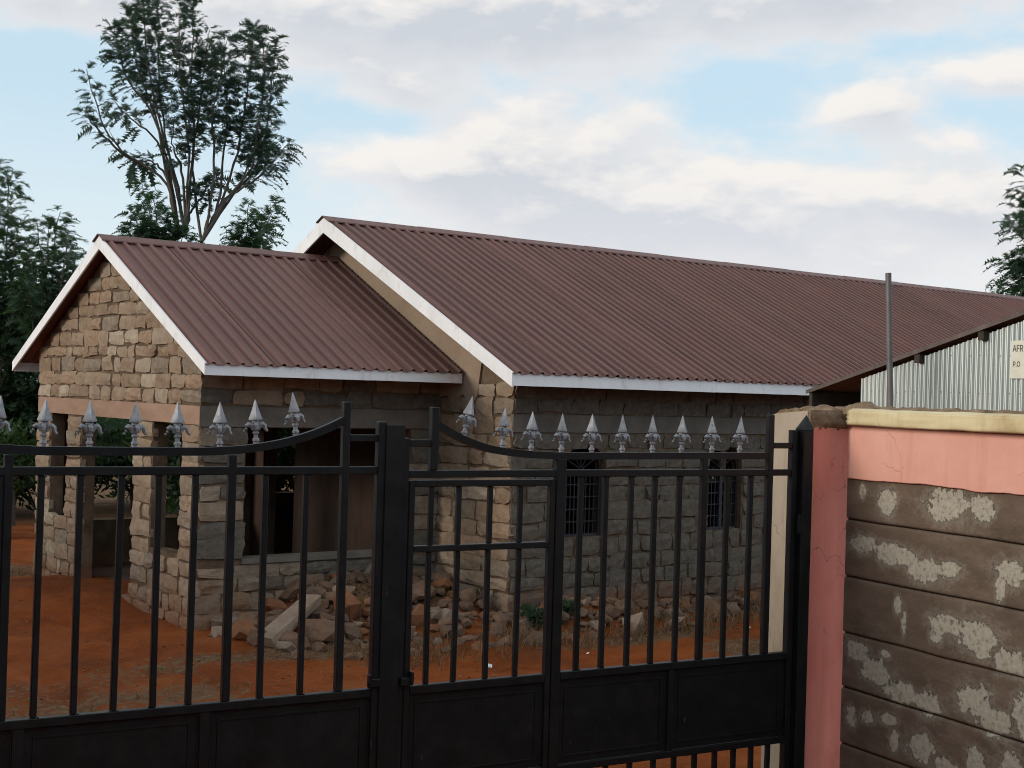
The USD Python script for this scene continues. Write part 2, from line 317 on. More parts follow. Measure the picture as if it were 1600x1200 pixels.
# ------------------------------------------------------------------ ground
def gauss(x, y, cx, cy, rx, ry, h): return h * np.exp(-((x - cx) / rx) ** 2 - ((y - cy) / ry) ** 2)
def heap(x, y):
    g = lambda *a: gauss(x, y, *a)
    return np.maximum.reduce([g(9.6, 15.6, 1.25, 1.25, .62), g(10.5, 15.3, 1.0, 1.1, .52), g(8.6, 14.9, .9, .9, .30), g(12.0, 13.75, 1.0, .55, .36), g(13.0, 13.7, .9, .5, .24), g(14.9, 13.7, 1.0, .45, .20), g(10.3, 14.1, .8, .7, .22)]) - .03
def ground_z(x, y):
    x, y = np.asarray(x, float), np.asarray(y, float)
    p = np.stack([x, y, np.zeros_like(x)], -1)
    z = (meshkit.fbm(p * .45, 3, 3) - .5) * .16 + (meshkit.fbm(p * 2.2, 4, 7) - .5) * .07 + (meshkit.fbm(p * 6.5, 3, 17) - .5) * .035
    z = z * np.clip(1.2 - np.hypot(x - 9, y - 13) / 60, 0, 1)
    for off in (-.72, .72):                          # wheel ruts curving in from the gate
        c = 4.9 + .9 * np.sin((y - 8) / 5.0) + off; d = (x - c) / .16
        z = z + (np.exp(-(np.abs(d) - 1.5) ** 2 * 2) * .022 - np.exp(-d ** 2) * .045) * np.clip((y - 5) / 2, 0, 1) * np.clip((24 - y) / 4, 0, 1)
    z = z + gauss(x, y, 7.2, 18.8, 1.5, 1.3, .17) + gauss(x, y, 6.6, 20.6, 1.2, 1.5, .06) + np.maximum(heap(x, y), 0) * .9
    return z
def warp(lo, hi, c0, c1, n_in, n_out, far):
    inner = np.linspace(c0, c1, n_in); k = np.linspace(0, 1, n_out + 1)[1:] ** 3
    return np.concatenate([c0 - (c0 - lo) * k[::-1], inner, c1 + (hi - c1) * k])
gx, gy = warp(-400, 600, 2, 18, 230, 26, 0), warp(-400, 700, 4, 24, 270, 26, 0)
X, Y = np.meshgrid(gx, gy, indexing='ij'); Z = ground_z(X, Y)
i, j = np.meshgrid(np.arange(len(gx) - 1), np.arange(len(gy) - 1), indexing='ij'); a = i * len(gy) + j
gf = np.stack([a, a + len(gy), a + len(gy) + 1, a + 1], -1).reshape(-1, 4)
def dry_mask(x, y):
    """how much dry grass covers the red earth"""
    p = np.stack([x, y, np.zeros_like(x)], -1)
    n = (meshkit.fbm(p * .8, 4, 21) - .5) * 1.6
    m = np.maximum.reduce([gauss(x, y, 4.6, 12.4, 2.2, 1.15, .62), gauss(x, y, 8.3, 13.9, 2.2, .55, .75), gauss(x, y, 12.0, 12.7, 3.0, .45, .8), gauss(x, y, 5.6, 21.5, 2.6, 1.6, 1.0), gauss(x, y, 4.2, 17.0, 1.0, 1.6, .6), gauss(x, y, 13.2, 11.6, 1.0, .6, .9), gauss(x, y, 9.9, 15.0, 1.7, 1.1, .75), gauss(x, y, 12.6, 13.8, 1.6, .5, .75)])
    far = np.clip((np.hypot(x - 9, y - 13) - 12) / 6, 0, 1)
    return np.clip(np.maximum(m + n * .5 * (m > .12), far * .8), 0, 1)
def make_ground_mat():
    N = Nodes(); pos = N.add('geometry') + '.position'
    n = N.add('noise_texture', vector=pos, scale=1.3, detail=8.0, roughness=.65) + '.fac'
    red = N.add('rgb_ramp', fac=N.rng(n, .3, .7), ramp=[(0, (.18, .045, .010)), (.5, (.29, .071, .015)), (1, (.36, .102, .026))]) + '.color'
    n2 = N.add('noise_texture', vector=pos, scale=16.0, detail=6.0, roughness=.7) + '.fac'
    red = N.mixc(N.rng(n2, .55, .8, 0, .6), red, (.25, .105, .05))
    red = N.mixc(N.rng(n2, .20, .42, .7, 0), red, (.07, .024, .011))
    nb = N.add('noise_texture', vector=pos, scale=.55, detail=5.0, roughness=.6) + '.fac'
    red = N.mixc(N.rng(nb, .50, .68, 0, .65), red, (.115, .036, .015))
    red = N.mixc(N.rng(nb, .30, .45, .45, 0), red, (.29, .115, .05))
    n3 = N.add('noise_texture', vector=pos, scale=9.0, detail=8.0, roughness=.75) + '.fac'
    dry = N.add('rgb_ramp', fac=N.rng(n3, .3, .7), ramp=[(0, (.09, .045, .022)), (.5, (.17, .098, .052)), (1, (.27, .18, .105))]) + '.color'
    a = N.add('attribute', attribute='dry') + '.fac'
    f = N.rng(N.m('add', a, N.m('multiply', N.m('subtract', n3, .5), 1.4)), .35, .65, 0, 1, 'smoothstep')
    col = N.mixc(f, red, dry)
    b1 = N.add('noise_texture', vector=pos, scale=28.0, detail=6.0, roughness=.7) + '.fac'
    nm = N.add('bump', height=N.m('add', b1, N.m('multiply', n3, .8)), strength=1.0, distance=.05) + '.normal'
    return N.make('/World/Looks/red_earth', surface=N.add('principled_bsdf', base_color=col, roughness=.97, specular_ior_level=.12, normal=nm) + '.BSDF')
EARTH = make_ground_mat()
obj('ground', (np.stack([X, Y, Z], -1).reshape(-1, 3), gf), EARTH, smooth=True, kind='structure', label='red earth yard with worn dry grass', cat='ground', attr={'dry': dry_mask(X, Y).ravel()})

# ------------------------------------------------------------------ the stone building
XG, XM, XEND = 7.573, 11.13, 36.0                 # porch gable, hall gable, far end
YPR, YPL, YPC, WPR = 15.82, 21.40, 18.61, 3.334   # porch walls, ridge, roof half width
YHR, YHL, YHC, WHR = 14.19, 22.30, 18.247, 4.634
ZPE, ZPR, ZHE, ZHR = 3.246, 4.949, 3.251, 5.498   # eaves and ridges
X0P, X0H = 7.329, 10.614
ez = np.array([0, 0, 1.0]); ex = np.array([1.0, 0, 0]); ey = np.array([0, 1.0, 0])
def frame(o, a, out): return (np.array(o, float), np.array(a, float), np.array(out, float), ez)
FG = frame((XG, 0, 0), ey, -ex)                  # porch gable: a = y
FPR = frame((0, YPR, 0), ex, -ey)                # porch right side: a = x
FPL = frame((0, YPL, 0), ex, ey)
FHG = frame((XM, 0, 0), ey, -ex)
FHR = frame((0, YHR, 0), ex, -ey)
FHL = frame((0, YHL, 0), ex, ey)

SHADE_MIX = (.03, .11, .02, .26, .04, .01, .53)         # eave shade put into the stone colour of the long sides
hall = thing('stone_building', 'unfinished stone building with brown metal roofs and a gabled porch, behind the gate', 'building')
stone_count = 0
rs = np.random.default_rng(11)

def stone_mesh(r, a0, a1, z0, z1, proud, n=4, skew=.014):
    w, h = a1 - a0, z1 - z0
    c = np.array([[a0, z0], [a1, z0], [a0, z1], [a1, z1]]) + r.uniform(-skew, skew, (4, 2)) * [1.6, 1]
    u = np.linspace(0, 1, n); U, V = np.meshgrid(u, u, indexing='ij')
    P = ((1 - U)[..., None] * (1 - V)[..., None] * c[0] + U[..., None] * (1 - V)[..., None] * c[1] + (1 - U)[..., None] * V[..., None] * c[2] + U[..., None] * V[..., None] * c[3])
    edge = (U < .01) | (U > .99) | (V < .01) | (V > .99); corner = ((U < .01) | (U > .99)) & ((V < .01) | (V > .99))
    rd = min(.018, .09 * h); cu, cv_ = np.abs(U - .5) * 2, np.abs(V - .5) * 2
    pull = rd * (cu * cv_) ** 3; ctr = c.mean(0); P = P + (ctr - P) / (np.linalg.norm(ctr - P, axis=-1, keepdims=True) + 1e-6) * (pull * r.uniform(.3, 1.3, U.shape))[..., None]
    P = P + r.uniform(-.015, .015, P.shape) * np.array([1, .9])
    tilt = r.uniform(-.022, .022, 2)
    O = proud * r.uniform(.72, 1.12, U.shape) + tilt[0] * (U - .5) + tilt[1] * (V - .5)
    O = np.where(edge, O * r.uniform(.62, .95, U.shape) - .003, O); O = np.where(corner, O * .80 - .003, O)
    O = O + np.where(edge, 0, r.uniform(-.008, .010, U.shape)); front = np.stack([P[..., 0], O, P[..., 1]], -1)
    ring = [(k, 0) for k in range(n)] + [(n - 1, k) for k in range(1, n)] + [(k, n - 1) for k in range(n - 2, -1, -1)] + [(0, k) for k in range(n - 2, 0, -1)]
    back = np.array([front[q] for q in ring]); back[:, 1] = -.06
    i, j = np.meshgrid(np.arange(n - 1), np.arange(n - 1), indexing='ij'); a = i * n + j
    q = np.stack([a, a + n, a + n + 1, a + 1], -1).reshape(-1, 4)
    idx = [x * n + y for x, y in ring]; m = len(ring)
    side = [[idx[k], n * n + k, n * n + (k + 1) % m, idx[(k + 1) % m]] for k in range(m)]
    return np.vstack([front.reshape(-1, 3), back]), np.vstack([q, side])

def intervals(poly, z):
    b = poly.bounds; g = poly.intersection(LineString([(b[0] - 1, z), (b[2] + 1, z)]))
    return [(s.bounds[0], s.bounds[2]) for s in getattr(g, 'geoms', [g]) if s.length > .06 and s.geom_type == 'LineString']

def masonry(part, fr, poly, zs, budget, len_range=(.30, .52), gap=.016, proud=(.024, .044), seed=1, ragged=.025, joined=None, slope=False, mix=(.30, .26, .10, .14, .17, .03, .0)):
    """courses of stones over the outline; the first `budget` are parts of their own, the others go into `joined`"""
    r = np.random.default_rng(seed); made = 0
    for z0, z1 in zip(zs[:-1], zs[1:]):
        zt = (z1 - .02) if slope else (z0 + z1) / 2
        for a, b in intervals(poly, min(zt, poly.bounds[3] - .01)):
            L = b - a; k = max(1, int(round(L / r.uniform(*len_range)))); cuts = np.linspace(0, 1, k + 1)
            cuts[1:-1] += r.uniform(-.30, .30, k - 1) / k; cuts = a + cuts * L
            cuts[0] -= r.uniform(-.5, 1) * ragged; cuts[-1] += r.uniform(-.5, 1) * ragged
            for c0, c1 in zip(cuts[:-1], cuts[1:]):
                g = gap * r.uniform(.6, 1.5); dz = r.uniform(-.016, .016, 2)
                if c1 - c0 < .07: continue
                v, f = stone_mesh(r, c0 + g / 2, c1 - g / 2, z0 + gap / 2 + dz[0], z1 - gap / 2 + dz[1], r.uniform(*proud) * (1.5 if r.random() < .08 else 1))
                if made < budget: obj('stone', G(fr).add(v, f), STONES[r.choice(7, p=mix)], part); made += 1
                else: joined.add(fr[0] + v[:, :1] * fr[1] + v[:, 1:2] * fr[2] + v[:, 2:] * ez, f)
    return made
def courses(z0, z1, h, seed):
    n = max(1, int(round((z1 - z0) / h))); z = np.linspace(z0, z1, n + 1); z[1:-1] += np.random.default_rng(seed).uniform(-.18, .18, n - 1) * h * .6; return z

slope_p, slope_h = (ZPR - ZPE) / WPR, (ZHR - ZHE) / WHR
def roof_line(y, yc, zr, sl, drop): return zr - abs(y - yc) * sl - drop

# porch gable
outline = Polygon([(YPR, -.25), (YPL, -.25), (YPL, roof_line(YPL, YPC, ZPR, slope_p, .06)), (YPC, ZPR - .06), (YPR, roof_line(YPR, YPC, ZPR, slope_p, .06))])
holes = [sbox(20.20, .92, 20.85, 2.485), sbox(17.76, .10, 19.62, 2.485), sbox(16.31, .86, 17.18, 2.485)]
gable = outline.difference(holes[0]).difference(holes[1]).difference(holes[2])
wall_g = obj('porch_gable_wall', poly_solid(gable, .20, FG), MUD, hall, label='gable wall of the porch with a doorway between two window openings')
beam_poly = sbox(YPR - .012, 2.49, YPL, 2.72)
obj('ring_beam', poly_solid(beam_poly, .06, (FG[0] - ex * .022, *FG[1:])), BEAM, hall)
n_g = masonry(wall_g, FG, gable, courses(2.735, ZPR - .12, .198, 2), 200, seed=5, slope=True, len_range=(.30, .52))
n_g += masonry(wall_g, FG, gable, courses(-.05, 2.475, .205, 3), 200, seed=6, len_range=(.30, .52))

# porch right-hand side with its wide opening
side_poly = sbox(XG + .2, -.25, XM, 3.14).difference(sbox(8.19, .82, 10.66, 2.46))
full_s = side_poly.union(sbox(XG, -.25, XG + .21, 3.14))
wall_s = obj('porch_side_wall', poly_solid(side_poly, .20, FPR), MUD, hall, label='shaded side wall of the porch with one wide opening')
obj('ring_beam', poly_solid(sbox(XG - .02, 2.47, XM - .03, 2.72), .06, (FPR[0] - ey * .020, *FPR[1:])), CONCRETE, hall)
obj('window_sill', G(FPR).cbox((8.17, -.24, .76), (10.68, .035, .835), .008), CONCRETE, hall)
rest = G()
n_s = masonry(wall_s, FPR, sbox(XG, -.25, XM - .02, 3.14).difference(sbox(8.19, .76, 10.66, 2.46)), [-.05, .19, .41, .60, .75], 70, seed=8, mix=SHADE_MIX, joined=rest, proud=(.018, .036))
n_s += masonry(wall_s, FPR, full_s, courses(.835, 2.46, .235, 4), 70, seed=9, mix=SHADE_MIX, joined=rest, proud=(.020, .040))
n_s += masonry(wall_s, FPR, full_s, [2.73, 2.93, 3.13], 40, seed=10, mix=SHADE_MIX, joined=rest, proud=(.018, .036))
far_side = sbox(XG + .2, -.25, XM, 3.14).difference(sbox(8.19, .82, 10.66, 2.46))
obj('porch_far_wall', poly_solid(far_side, .20, FPL), MUD, hall)
obj('porch_floor', G().box((XG + .2, YPR + .2, -.2), (XM, YPL - .2, .12)), CONCRETE, hall)

# hall gable with mud plaster above and bare stone below; two doorways into the hall
gh = Polygon([(YHR, -.25), (YHL, -.25), (YHL, roof_line(YHL, YHC, ZHR, slope_h, .06)), (YHC, ZHR - .06), (YHR, roof_line(YHR, YHC, ZHR, slope_h, .06))])
gh = gh.difference(sbox(19.75, .12, 20.80, 2.46)).difference(sbox(16.10, .12, 17.16, 2.46))
wall_hg = obj('hall_gable_wall', poly_solid(gh, .22, FHG), MUD, hall)
pl = Polygon([(YPR - .02, 2.90)] + [(YPR - .02 - t * 1.1, 2.90 + .05 * math.sin(t * 17) + .03 * math.sin(t * 41)) for t in np.linspace(.1, .78, 12)] + [(14.80, roof_line(14.80, YHC, ZHR, slope_h, .05)), (YHC, ZHR - .05), (21.9, roof_line(21.9, YHC, ZHR, slope_h, .05)), (21.9, 2.9)])
obj('plaster_coat', poly_solid(pl, .05, (FHG[0] - ex * .032, *FHG[1:])), PLASTER, hall)
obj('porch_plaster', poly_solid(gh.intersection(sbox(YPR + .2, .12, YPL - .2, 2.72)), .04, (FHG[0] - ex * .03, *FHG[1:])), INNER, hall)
n_h = masonry(wall_hg, FHG, sbox(YHR, -.25, YPR - .02, 3.12), courses(-.05, 2.92, .225, 12), 60, seed=13, len_range=(.34, .55))
n_h += masonry(wall_hg, FHG, Polygon([(YHR, 2.92), (15.0, 2.92), (15.0, 3.4), (YHR, 3.14)]), [2.93, 3.13], 6, seed=14)

# hall right-hand side: arched windows under a ring beam
def arch(cx, half=.36, sill=1.10, spring=1.99):
    t = np.linspace(0, math.pi, 13); return Polygon([(cx - half, sill), (cx + half, sill)] + [(cx + half * math.cos(k), spring + half * math.sin(k)) for k in t])
WIN = [12.37 + 2.69 * k for k in range(9)]
side_h = sbox(XM + .22, -.25, XEND, 3.15)
for c in WIN: side_h = side_h.difference(arch(c))
wall_hr = obj('hall_side_wall', poly_solid(side_h, .20, FHR), MUD, hall, label='long shaded side wall of the hall with arched windows')
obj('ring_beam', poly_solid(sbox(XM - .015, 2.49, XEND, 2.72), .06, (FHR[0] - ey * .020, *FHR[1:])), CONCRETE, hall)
budget = 300 - n_g - min(n_s, 180) - n_h
side_st = sbox(XM, -.25, XEND, 3.15)
for c in WIN: side_st = side_st.difference(arch(c, .38, 1.09))
masonry(wall_hr, FHR, side_st.intersection(sbox(XM, -.3, 20.5, 3.2)), np.concatenate([courses(-.05, 2.475, .225, 15), [2.475]])[:-1], max(0, budget), seed=16, mix=SHADE_MIX, joined=rest, proud=(.020, .042))
masonry(wall_hr, FHR, side_st.intersection(sbox(XM, 2.5, 20.5, 3.2)), [2.73, 2.93, 3.13], 0, seed=17, joined=rest, proud=(.018, .036))
obj('stonework', rest, STONES[6], hall, kind='stuff')  # darkest set, with the eave shade in its colour
for c in WIN[:4]:
    wdw = thing('window', parent=hall)
    fr = (FHR[0] + ey * .09, *FHR[1:]); g = G(fr)
    t = np.linspace(0, math.pi, 15); half = .35
    g.box((c - half, -.02, 1.10), (c - half + .035, .02, 1.99)); g.box((c + half - .035, -.02, 1.10), (c + half, .02, 1.99)); g.box((c - half + .035, -.02, 1.10), (c + half - .035, .02, 1.135))
    g.strip([(c + half * math.cos(k), 1.99 + half * math.sin(k)) for k in t], (-.02, .02), -.035)
    obj('frame', g, STEEL, wdw)
    obj('mullion', G(fr).box((c - .03, -.024, 1.135), (c + .03, .024, 2.0)), STEEL, wdw)
    for k in range(5): obj('glazing_bar', G(fr).box((c - half + .035, -.008, 1.29 + .165 * k), (c + half - .035, .006, 1.305 + .165 * k)), STEEL, wdw)
    for sd in (-1, 1):
        for k in range(1, 4): obj('glazing_bar', G(fr).box((c + sd * (.03 + .071 * k) - .006, -.012, 1.135), (c + sd * (.03 + .071 * k) + .006, .004, 1.99)), STEEL, wdw)
    for k in range(1, 6):
        q = math.pi * k / 6; d = np.array([math.cos(q), math.sin(q)])
        obj('fan_bar', G(fr).tube([(c + d[0] * .03, 0, 1.99 + d[1] * .03), (c + d[0] * .335, 0, 1.99 + d[1] * .335)], .008, 5), STEEL, wdw)
    tag(wdw, label='arched steel window with a grid of small panes')
side_l = sbox(XM + .22, -.25, XEND, 3.15)
for c in WIN: side_l = side_l.difference(arch(c))
obj('hall_far_wall', poly_solid(side_l, .20, FHL), MUD, hall)
obj('hall_end_wall', poly_solid(Polygon([(YHR + .2, -.25), (YHL - .2, -.25), (YHL - .2, 3.3), (YHC, ZHR - .1), (YHR + .2, 3.3)]), .2, frame((XEND, 0, 0), ey, ex)), MUD, hall)
obj('hall_floor', G().box((XM + .23, YHR + .2, -.2), (XEND - .2, YHL - .2, .12)), CONCRETE, hall)

# roofs: box-profile sheets laid rib beside rib
def profile(x0, x1, pitch, h=.034):
    xs, hs = [x0], [0.0]; k = 0
    while x0 + (k + 1) * pitch < x1 + 1e-6 + pitch * .5:
        c = x0 + (k + .5) * pitch
        if c + .035 > x1: break
        xs += [c - .040, c - .015, c + .015, c + .040]; hs += [0, h, h, 0]; k += 1
    return np.array(xs + [x1]), np.array(hs + [0.0])
def roof_side(part, x0, x1, pitch, per, yc, half, zr, ze, sgn, seed, over=.05):
    r = np.random.default_rng(seed); sl = (zr - ze) / half; L = math.hypot(half, zr - ze)
    dn = np.array([0, sgn * half / L, -(zr - ze) / L]); nr = np.array([0, sgn * (zr - ze) / L, half / L])
    x = x0; k = 0
    while x < x1 - .02:
        xe = min(x + per * pitch, x1); lift = .006 * (k % 2) + r.uniform(0, .003)
        xs, hs = profile(x - (.012 if k else 0), xe + .012, pitch)
        t = np.array([0.02, L * .33, L * .66, L + over + r.uniform(-.006, .006)])
        grid = np.array([[[0, yc, zr] + ex * a + dn * s + nr * (b + lift + r.uniform(-.0008, .0008)) for a, b in zip(xs, hs)] for s in t])
        obj('roof_sheet', G().sheet(grid, .0025, nr), ROOF, part, smooth=25)
        x = xe; k += 1
    return dn, nr, L
def ridge_cap(part, x0, x1, yc, zr, sl):
    g = G(); w = .17; lift = .043; n = int((x1 - x0) / 1.8) + 1
    for k in range(n):
        a, b = x0 + (x1 - x0) * k / n, x0 + (x1 - x0) * (k + 1) / n + (.05 if k < n - 1 else 0); l2 = lift + .005 * (k % 2)
        for s in (-1, 1):
            v = []
            for x in (a, b):
                v += [(x, yc, zr + l2), (x, yc + s * w, zr + l2 - w * sl), (x, yc + s * (w + .004), zr + l2 - w * sl - .016)]
            v = np.array(v); v2 = v - [0, 0, .004]
            g.add(np.vstack([v, v2]), [[0, 1, 4, 3], [1, 2, 5, 4], [6, 9, 10, 7], [7, 10, 11, 8], [0, 6, 7, 1], [1, 7, 8, 2], [3, 4, 10, 9], [4, 5, 11, 10], [2, 8, 11, 5]])
    obj('ridge_cap', g, ROOF, part)
def screws(part, x0, x1, pitch, yc, half, zr, ze, rows, sgn=-1):
    L = math.hypot(half, zr - ze); dn = np.array([0, sgn * half / L, -(zr - ze) / L]); nr = np.array([0, sgn * (zr - ze) / L, half / L]); g = G()
    r = np.random.default_rng(4); o = np.array([[1, 0, 0], [-1, 0, 0], [0, 1, 0], [0, -1, 0], [0, 0, 1.0]]); fo = [[0, 2, 4], [2, 1, 4], [1, 3, 4], [3, 0, 4]]
    for t in rows:
        for k in range(int((x1 - x0) / pitch)):
            if r.random() < .12: continue
            c = np.array([x0 + (k + .5) * pitch, yc, zr]) + dn * (t * L + r.uniform(-.01, .01)) + nr * .039
            g.add(c + (o[:, :1] * ex + o[:, 1:2] * dn) * .011 + o[:, 2:] * nr * .008, fo)
    obj('roof_screw', g, SILVER, part, kind='stuff')
porch_roof = thing('porch_roof', parent=hall); hall_roof = thing('hall_roof', parent=hall)
for sg in (-1, 1): roof_side(porch_roof, X0P + .005, XM - .045, .19, 5, YPC, WPR, ZPR, ZPE, sg, 20 + sg)
ridge_cap(porch_roof, X0P - .03, XM - .05, YPC, ZPR, slope_p)
screws(porch_roof, X0P, XM - .05, .19, YPC, WPR, ZPR, ZPE, (.10, .38, .66, .93))
for sg in (-1, 1): roof_side(hall_roof, X0H + .005, XEND + .4, .182, 5, YHC, WHR, ZHR, ZHE, sg, 30 + sg)
ridge_cap(hall_roof, X0H - .03, XEND + .4, YHC, ZHR, slope_h)
screws(hall_roof, X0H, 26, .182, YHC, WHR, ZHR, ZHE, (.08, .27, .46, .65, .84, .97))
def barge(x0, yc, half, zr, ze, depth):
    sl = (zr - ze) / half
    for s in (-1, 1):
        y1 = yc + s * (half + .03); z1 = zr - (half + .03) * sl
        p = Polygon([(yc + s * .001, zr + .012), (y1, z1 + .012), (y1, z1 - depth * .85), (yc + s * .001, zr - depth * 1.05)])
        obj('barge_board', poly_solid(p, .025, frame((x0, 0, 0), ey, -ex)), WHITE, hall)
barge(X0P - .002, YPC, WPR, ZPR, ZPE, .155); barge(X0H - .002, YHC, WHR, ZHR, ZHE, .20)
def fascia(x0, x1, y, z, depth, sgn, joints):
    xs = [x0] + joints + [x1]
    for k, (a, b) in enumerate(zip(xs[:-1], xs[1:])):
        obj('fascia_board', G().cbox((a + .001, min(y, y + sgn * .024), z - depth + .002 * (k % 2)), (b - .001, max(y, y + sgn * .024) + 0, z - .012), .002), WHITE, hall)
fascia(X0P + .025, XM - .055, YPC - WPR, ZPE, .150, -1, [9.62]); fascia(X0P + .025, XM - .055, YPC + WPR, ZPE, .150, 1, [])
fascia(X0H + .025, XEND + .3, YHC - WHR, ZHE, .170, -1, [14.2, 17.8, 21.4, 25.0]); fascia(X0H + .025, XEND + .3, YHC + WHR, ZHE, .170, 1, [])
def rafters(x0, x1, step, yc, half, zr, ze):
    sl = (zr - ze) / half; x = x0
    while x < x1:
        for s in (-1, 1):
            p = Polygon([(yc, zr - .05), (yc + s * (half - .01), ze - .045), (yc + s * (half - .01), ze - .14), (yc, zr - .15)])
            obj('rafter', poly_solid(p, .05, frame((x, 0, 0), ey, -ex)), WOOD, hall)
        x += step
rafters(7.9, XM - .2, .95, YPC, WPR, ZPR, ZPE); rafters(11.9, 24, 1.2, YHC, WHR, ZHR, ZHE)
# rough mortar fillet where the porch roof meets the hall gable
r = np.random.default_rng(40); g = G()
for s in (-1, 1):
    for t in np.linspace(.02, .98, 46):
        y = YPC + s * t * WPR; z = ZPR - t * WPR * slope_p + .012; q = r.uniform(.010, .030)
        p = r.normal(0, 1, (11, 3)); p /= np.linalg.norm(p, axis=1, keepdims=True)
        g.hullpts(np.array([XM - .045 - q * .3, y, z]) + p * np.array([q, .055, q]))
obj('mortar_fillet', g, ROUGHMUD, hall, kind='stuff')

# ------------------------------------------------------------------ rubble in front of the building
def rock(r, size, flat=.75, n=22):
    p = r.normal(0, 1, (n, 3)); p /= np.linalg.norm(p, axis=1, keepdims=True); p *= r.uniform(.78, 1.05, (n, 1))
    p = np.clip(p, -.78, .78) * size * np.array([r.uniform(.8, 1.3), r.uniform(.7, 1.0), flat * r.uniform(.7, 1.1)])
    ax = r.normal(0, 1, 3); ax /= np.linalg.norm(ax); ang = r.uniform(-.7, .7); K = np.array([[0, -ax[2], ax[1]], [ax[2], 0, -ax[0]], [-ax[1], ax[0], 0]])
    R = np.eye(3) + math.sin(ang) * K + (1 - math.cos(ang)) * K @ K; a = r.uniform(0, 6.28); Rz = np.array([[math.cos(a), -math.sin(a), 0], [math.sin(a), math.cos(a), 0], [0, 0, 1]])
    return p @ R.T @ Rz.T
def place_rock(p, x, y, mat_, label, group, sink=.35, name='rubble_stone', lift=0.0, cat='stone'):
    z = float(ground_z(x, y)) + lift; p = p + [x, y, z - p[:, 2].min() - (p[:, 2].max() - p[:, 2].min()) * sink]
    obj(name, G().hullpts(p), mat_, None, label, cat, group)
r = np.random.default_rng(51); spots = []
place_rock(np.array([[a, b, c] for a in (-.52, .52) for b in (-.11, .11) for c in (-.06, .06)]) @ np.array([[.83, .42, .36], [-.45, .89, 0], [-.32, -.16, .93]]) + r.uniform(-.012, .012, (8, 3)), 8.12, 14.45, RUBBLE[4], 'long pale dressed stone slab leaning at the left end of the rubble heap', None, sink=.12, name='stone_slab')
place_rock(rock(r, .24, .8, 10), 7.72, 14.75, RUBBLE[1], 'squat orange stained boulder beside the porch corner, left of the long slab', None)
place_rock(rock(r, .27, 1.1, 10), 9.05, 14.7, RUBBLE[1], 'large upright reddish block near the top of the rubble heap', None, sink=.1)
place_rock(rock(r, .25, .7, 10), 9.75, 14.2, RUBBLE[1], 'orange flat sided block on the front slope of the rubble heap', None, sink=.15)
place_rock(rock(r, .34, .7, 12), 13.75, 13.35, RUBBLE[0], 'broad smooth grey brown boulder under the second arched window', None, sink=.3)
place_rock(rock(r, .22, 1.0, 10), 12.2, 12.95, RUBBLE[4], 'pale squarish block standing in front of the smaller rubble pile', None, sink=.15)
spots += [(8.12, 14.45, .3), (7.72, 14.75, .22), (9.05, 14.7, .22), (9.75, 14.2, .22), (13.75, 13.35, .3), (12.2, 12.95, .2)]
count = 0
GR = ('rough broken stone in the big rubble heap against the porch wall', 'broken stones of the big heap')
GS = ('small rough stone in the low rubble pile along the hall wall', 'broken stones of the low pile')
for tries in range(9000):
    if count >= 285: break
    x, y = r.uniform(7.7, 16.0), r.uniform(12.7, 15.7)
    h = float(heap(np.array(x), np.array(y)))
    if y > YHR - .12 and x > XM - .15: continue
    big = x < 11.3
    if r.random() > np.clip(h * 4.5, .0, 1) and not (h > -.02 and r.random() < .10): continue
    s = r.choice([.08, .12, .17, .23], p=[.28, .32, .27, .13]) * (1 if big else .72)
    if any((x - a) ** 2 + (y - b) ** 2 < ((s + c) * .62) ** 2 for a, b, c in spots): continue
    spots.append((x, y, s)); count += 1
    tone = r.choice(5, p=[.36, .17, .12, .29, .06])
    size = {.08: 'small', .12: 'hand sized', .17: 'broad', .23: 'big'}[min((.08, .12, .17, .23), key=lambda q: abs(q - s / (1 if big else .72)))]
    col = ('brown', 'orange stained', 'pale grey brown', 'dark brown', 'pale')[tone]
    if big: zone = ('on the left flank of' if x < 8.7 else 'at the right end of' if x > 10.4 else 'in the middle of') if h > .22 else ('at the left foot of' if x < 8.9 else 'at the right foot of' if x > 10.2 else 'along the front foot of')
    else: zone = 'left in' if x < 12.0 else 'mid way along' if x < 14 else 'at the right end of'
    place_rock(rock(r, s * 1.15), x, y, RUBBLE[tone], f'{size} {col} stone {zone} the ' + ('big rubble heap' if big else 'low rubble pile'), (GR if big else GS)[1], sink=r.uniform(.22, .52), lift=r.uniform(0, .05) if h > .1 else 0)
g = G()
for k in range(4200):
    x, y = r.uniform(7.6, 15.8), r.uniform(12.4, 15.6); h = float(heap(np.array(x), np.array(y)))
    if (y > YHR - .08 and x > XM - .1) or r.random() > np.clip(h * 3 + .12, 0, 1): continue
    g.hullpts(rock(r, r.choice([.012, .02, .032, .05]) * r.uniform(.8, 1.25), .8, 8) + [x, y, float(ground_z(x, y)) + .004])
obj('stone_chippings', g, RUBBLE[0], None, 'loose stone chips scattered over and around the rubble heaps', 'stone chips', kind='stuff')
g = G()
for k in range(1800):
    x, y = r.uniform(2.8, 10), r.uniform(8.0, 22)
    if x > 7.4 and y > 15.7: continue
    g.hullpts(rock(r, r.uniform(.006, .03), .7, 7) + [x, y, float(ground_z(x, y)) + .002])
obj('pebbles', g, RUBBLE[1], None, 'small pebbles scattered over the red earth of the yard', 'pebbles', kind='stuff')
for k, (x, y) in enumerate([(8.75, 12.75), (9.45, 12.35), (9.0, 13.35), (13.3, 12.9), (13.9, 12.6), (8.4, 12.95), (5.1, 16.3), (10.9, 12.35)]):
    p = rock(r, r.uniform(.035, .06), .25, 9); place_rock(p, x, y, PAPER, 'tiny scrap of white litter on the red earth in front of the rubble', 'white litter scraps', sink=.05, name='litter_scrap', cat='litter')

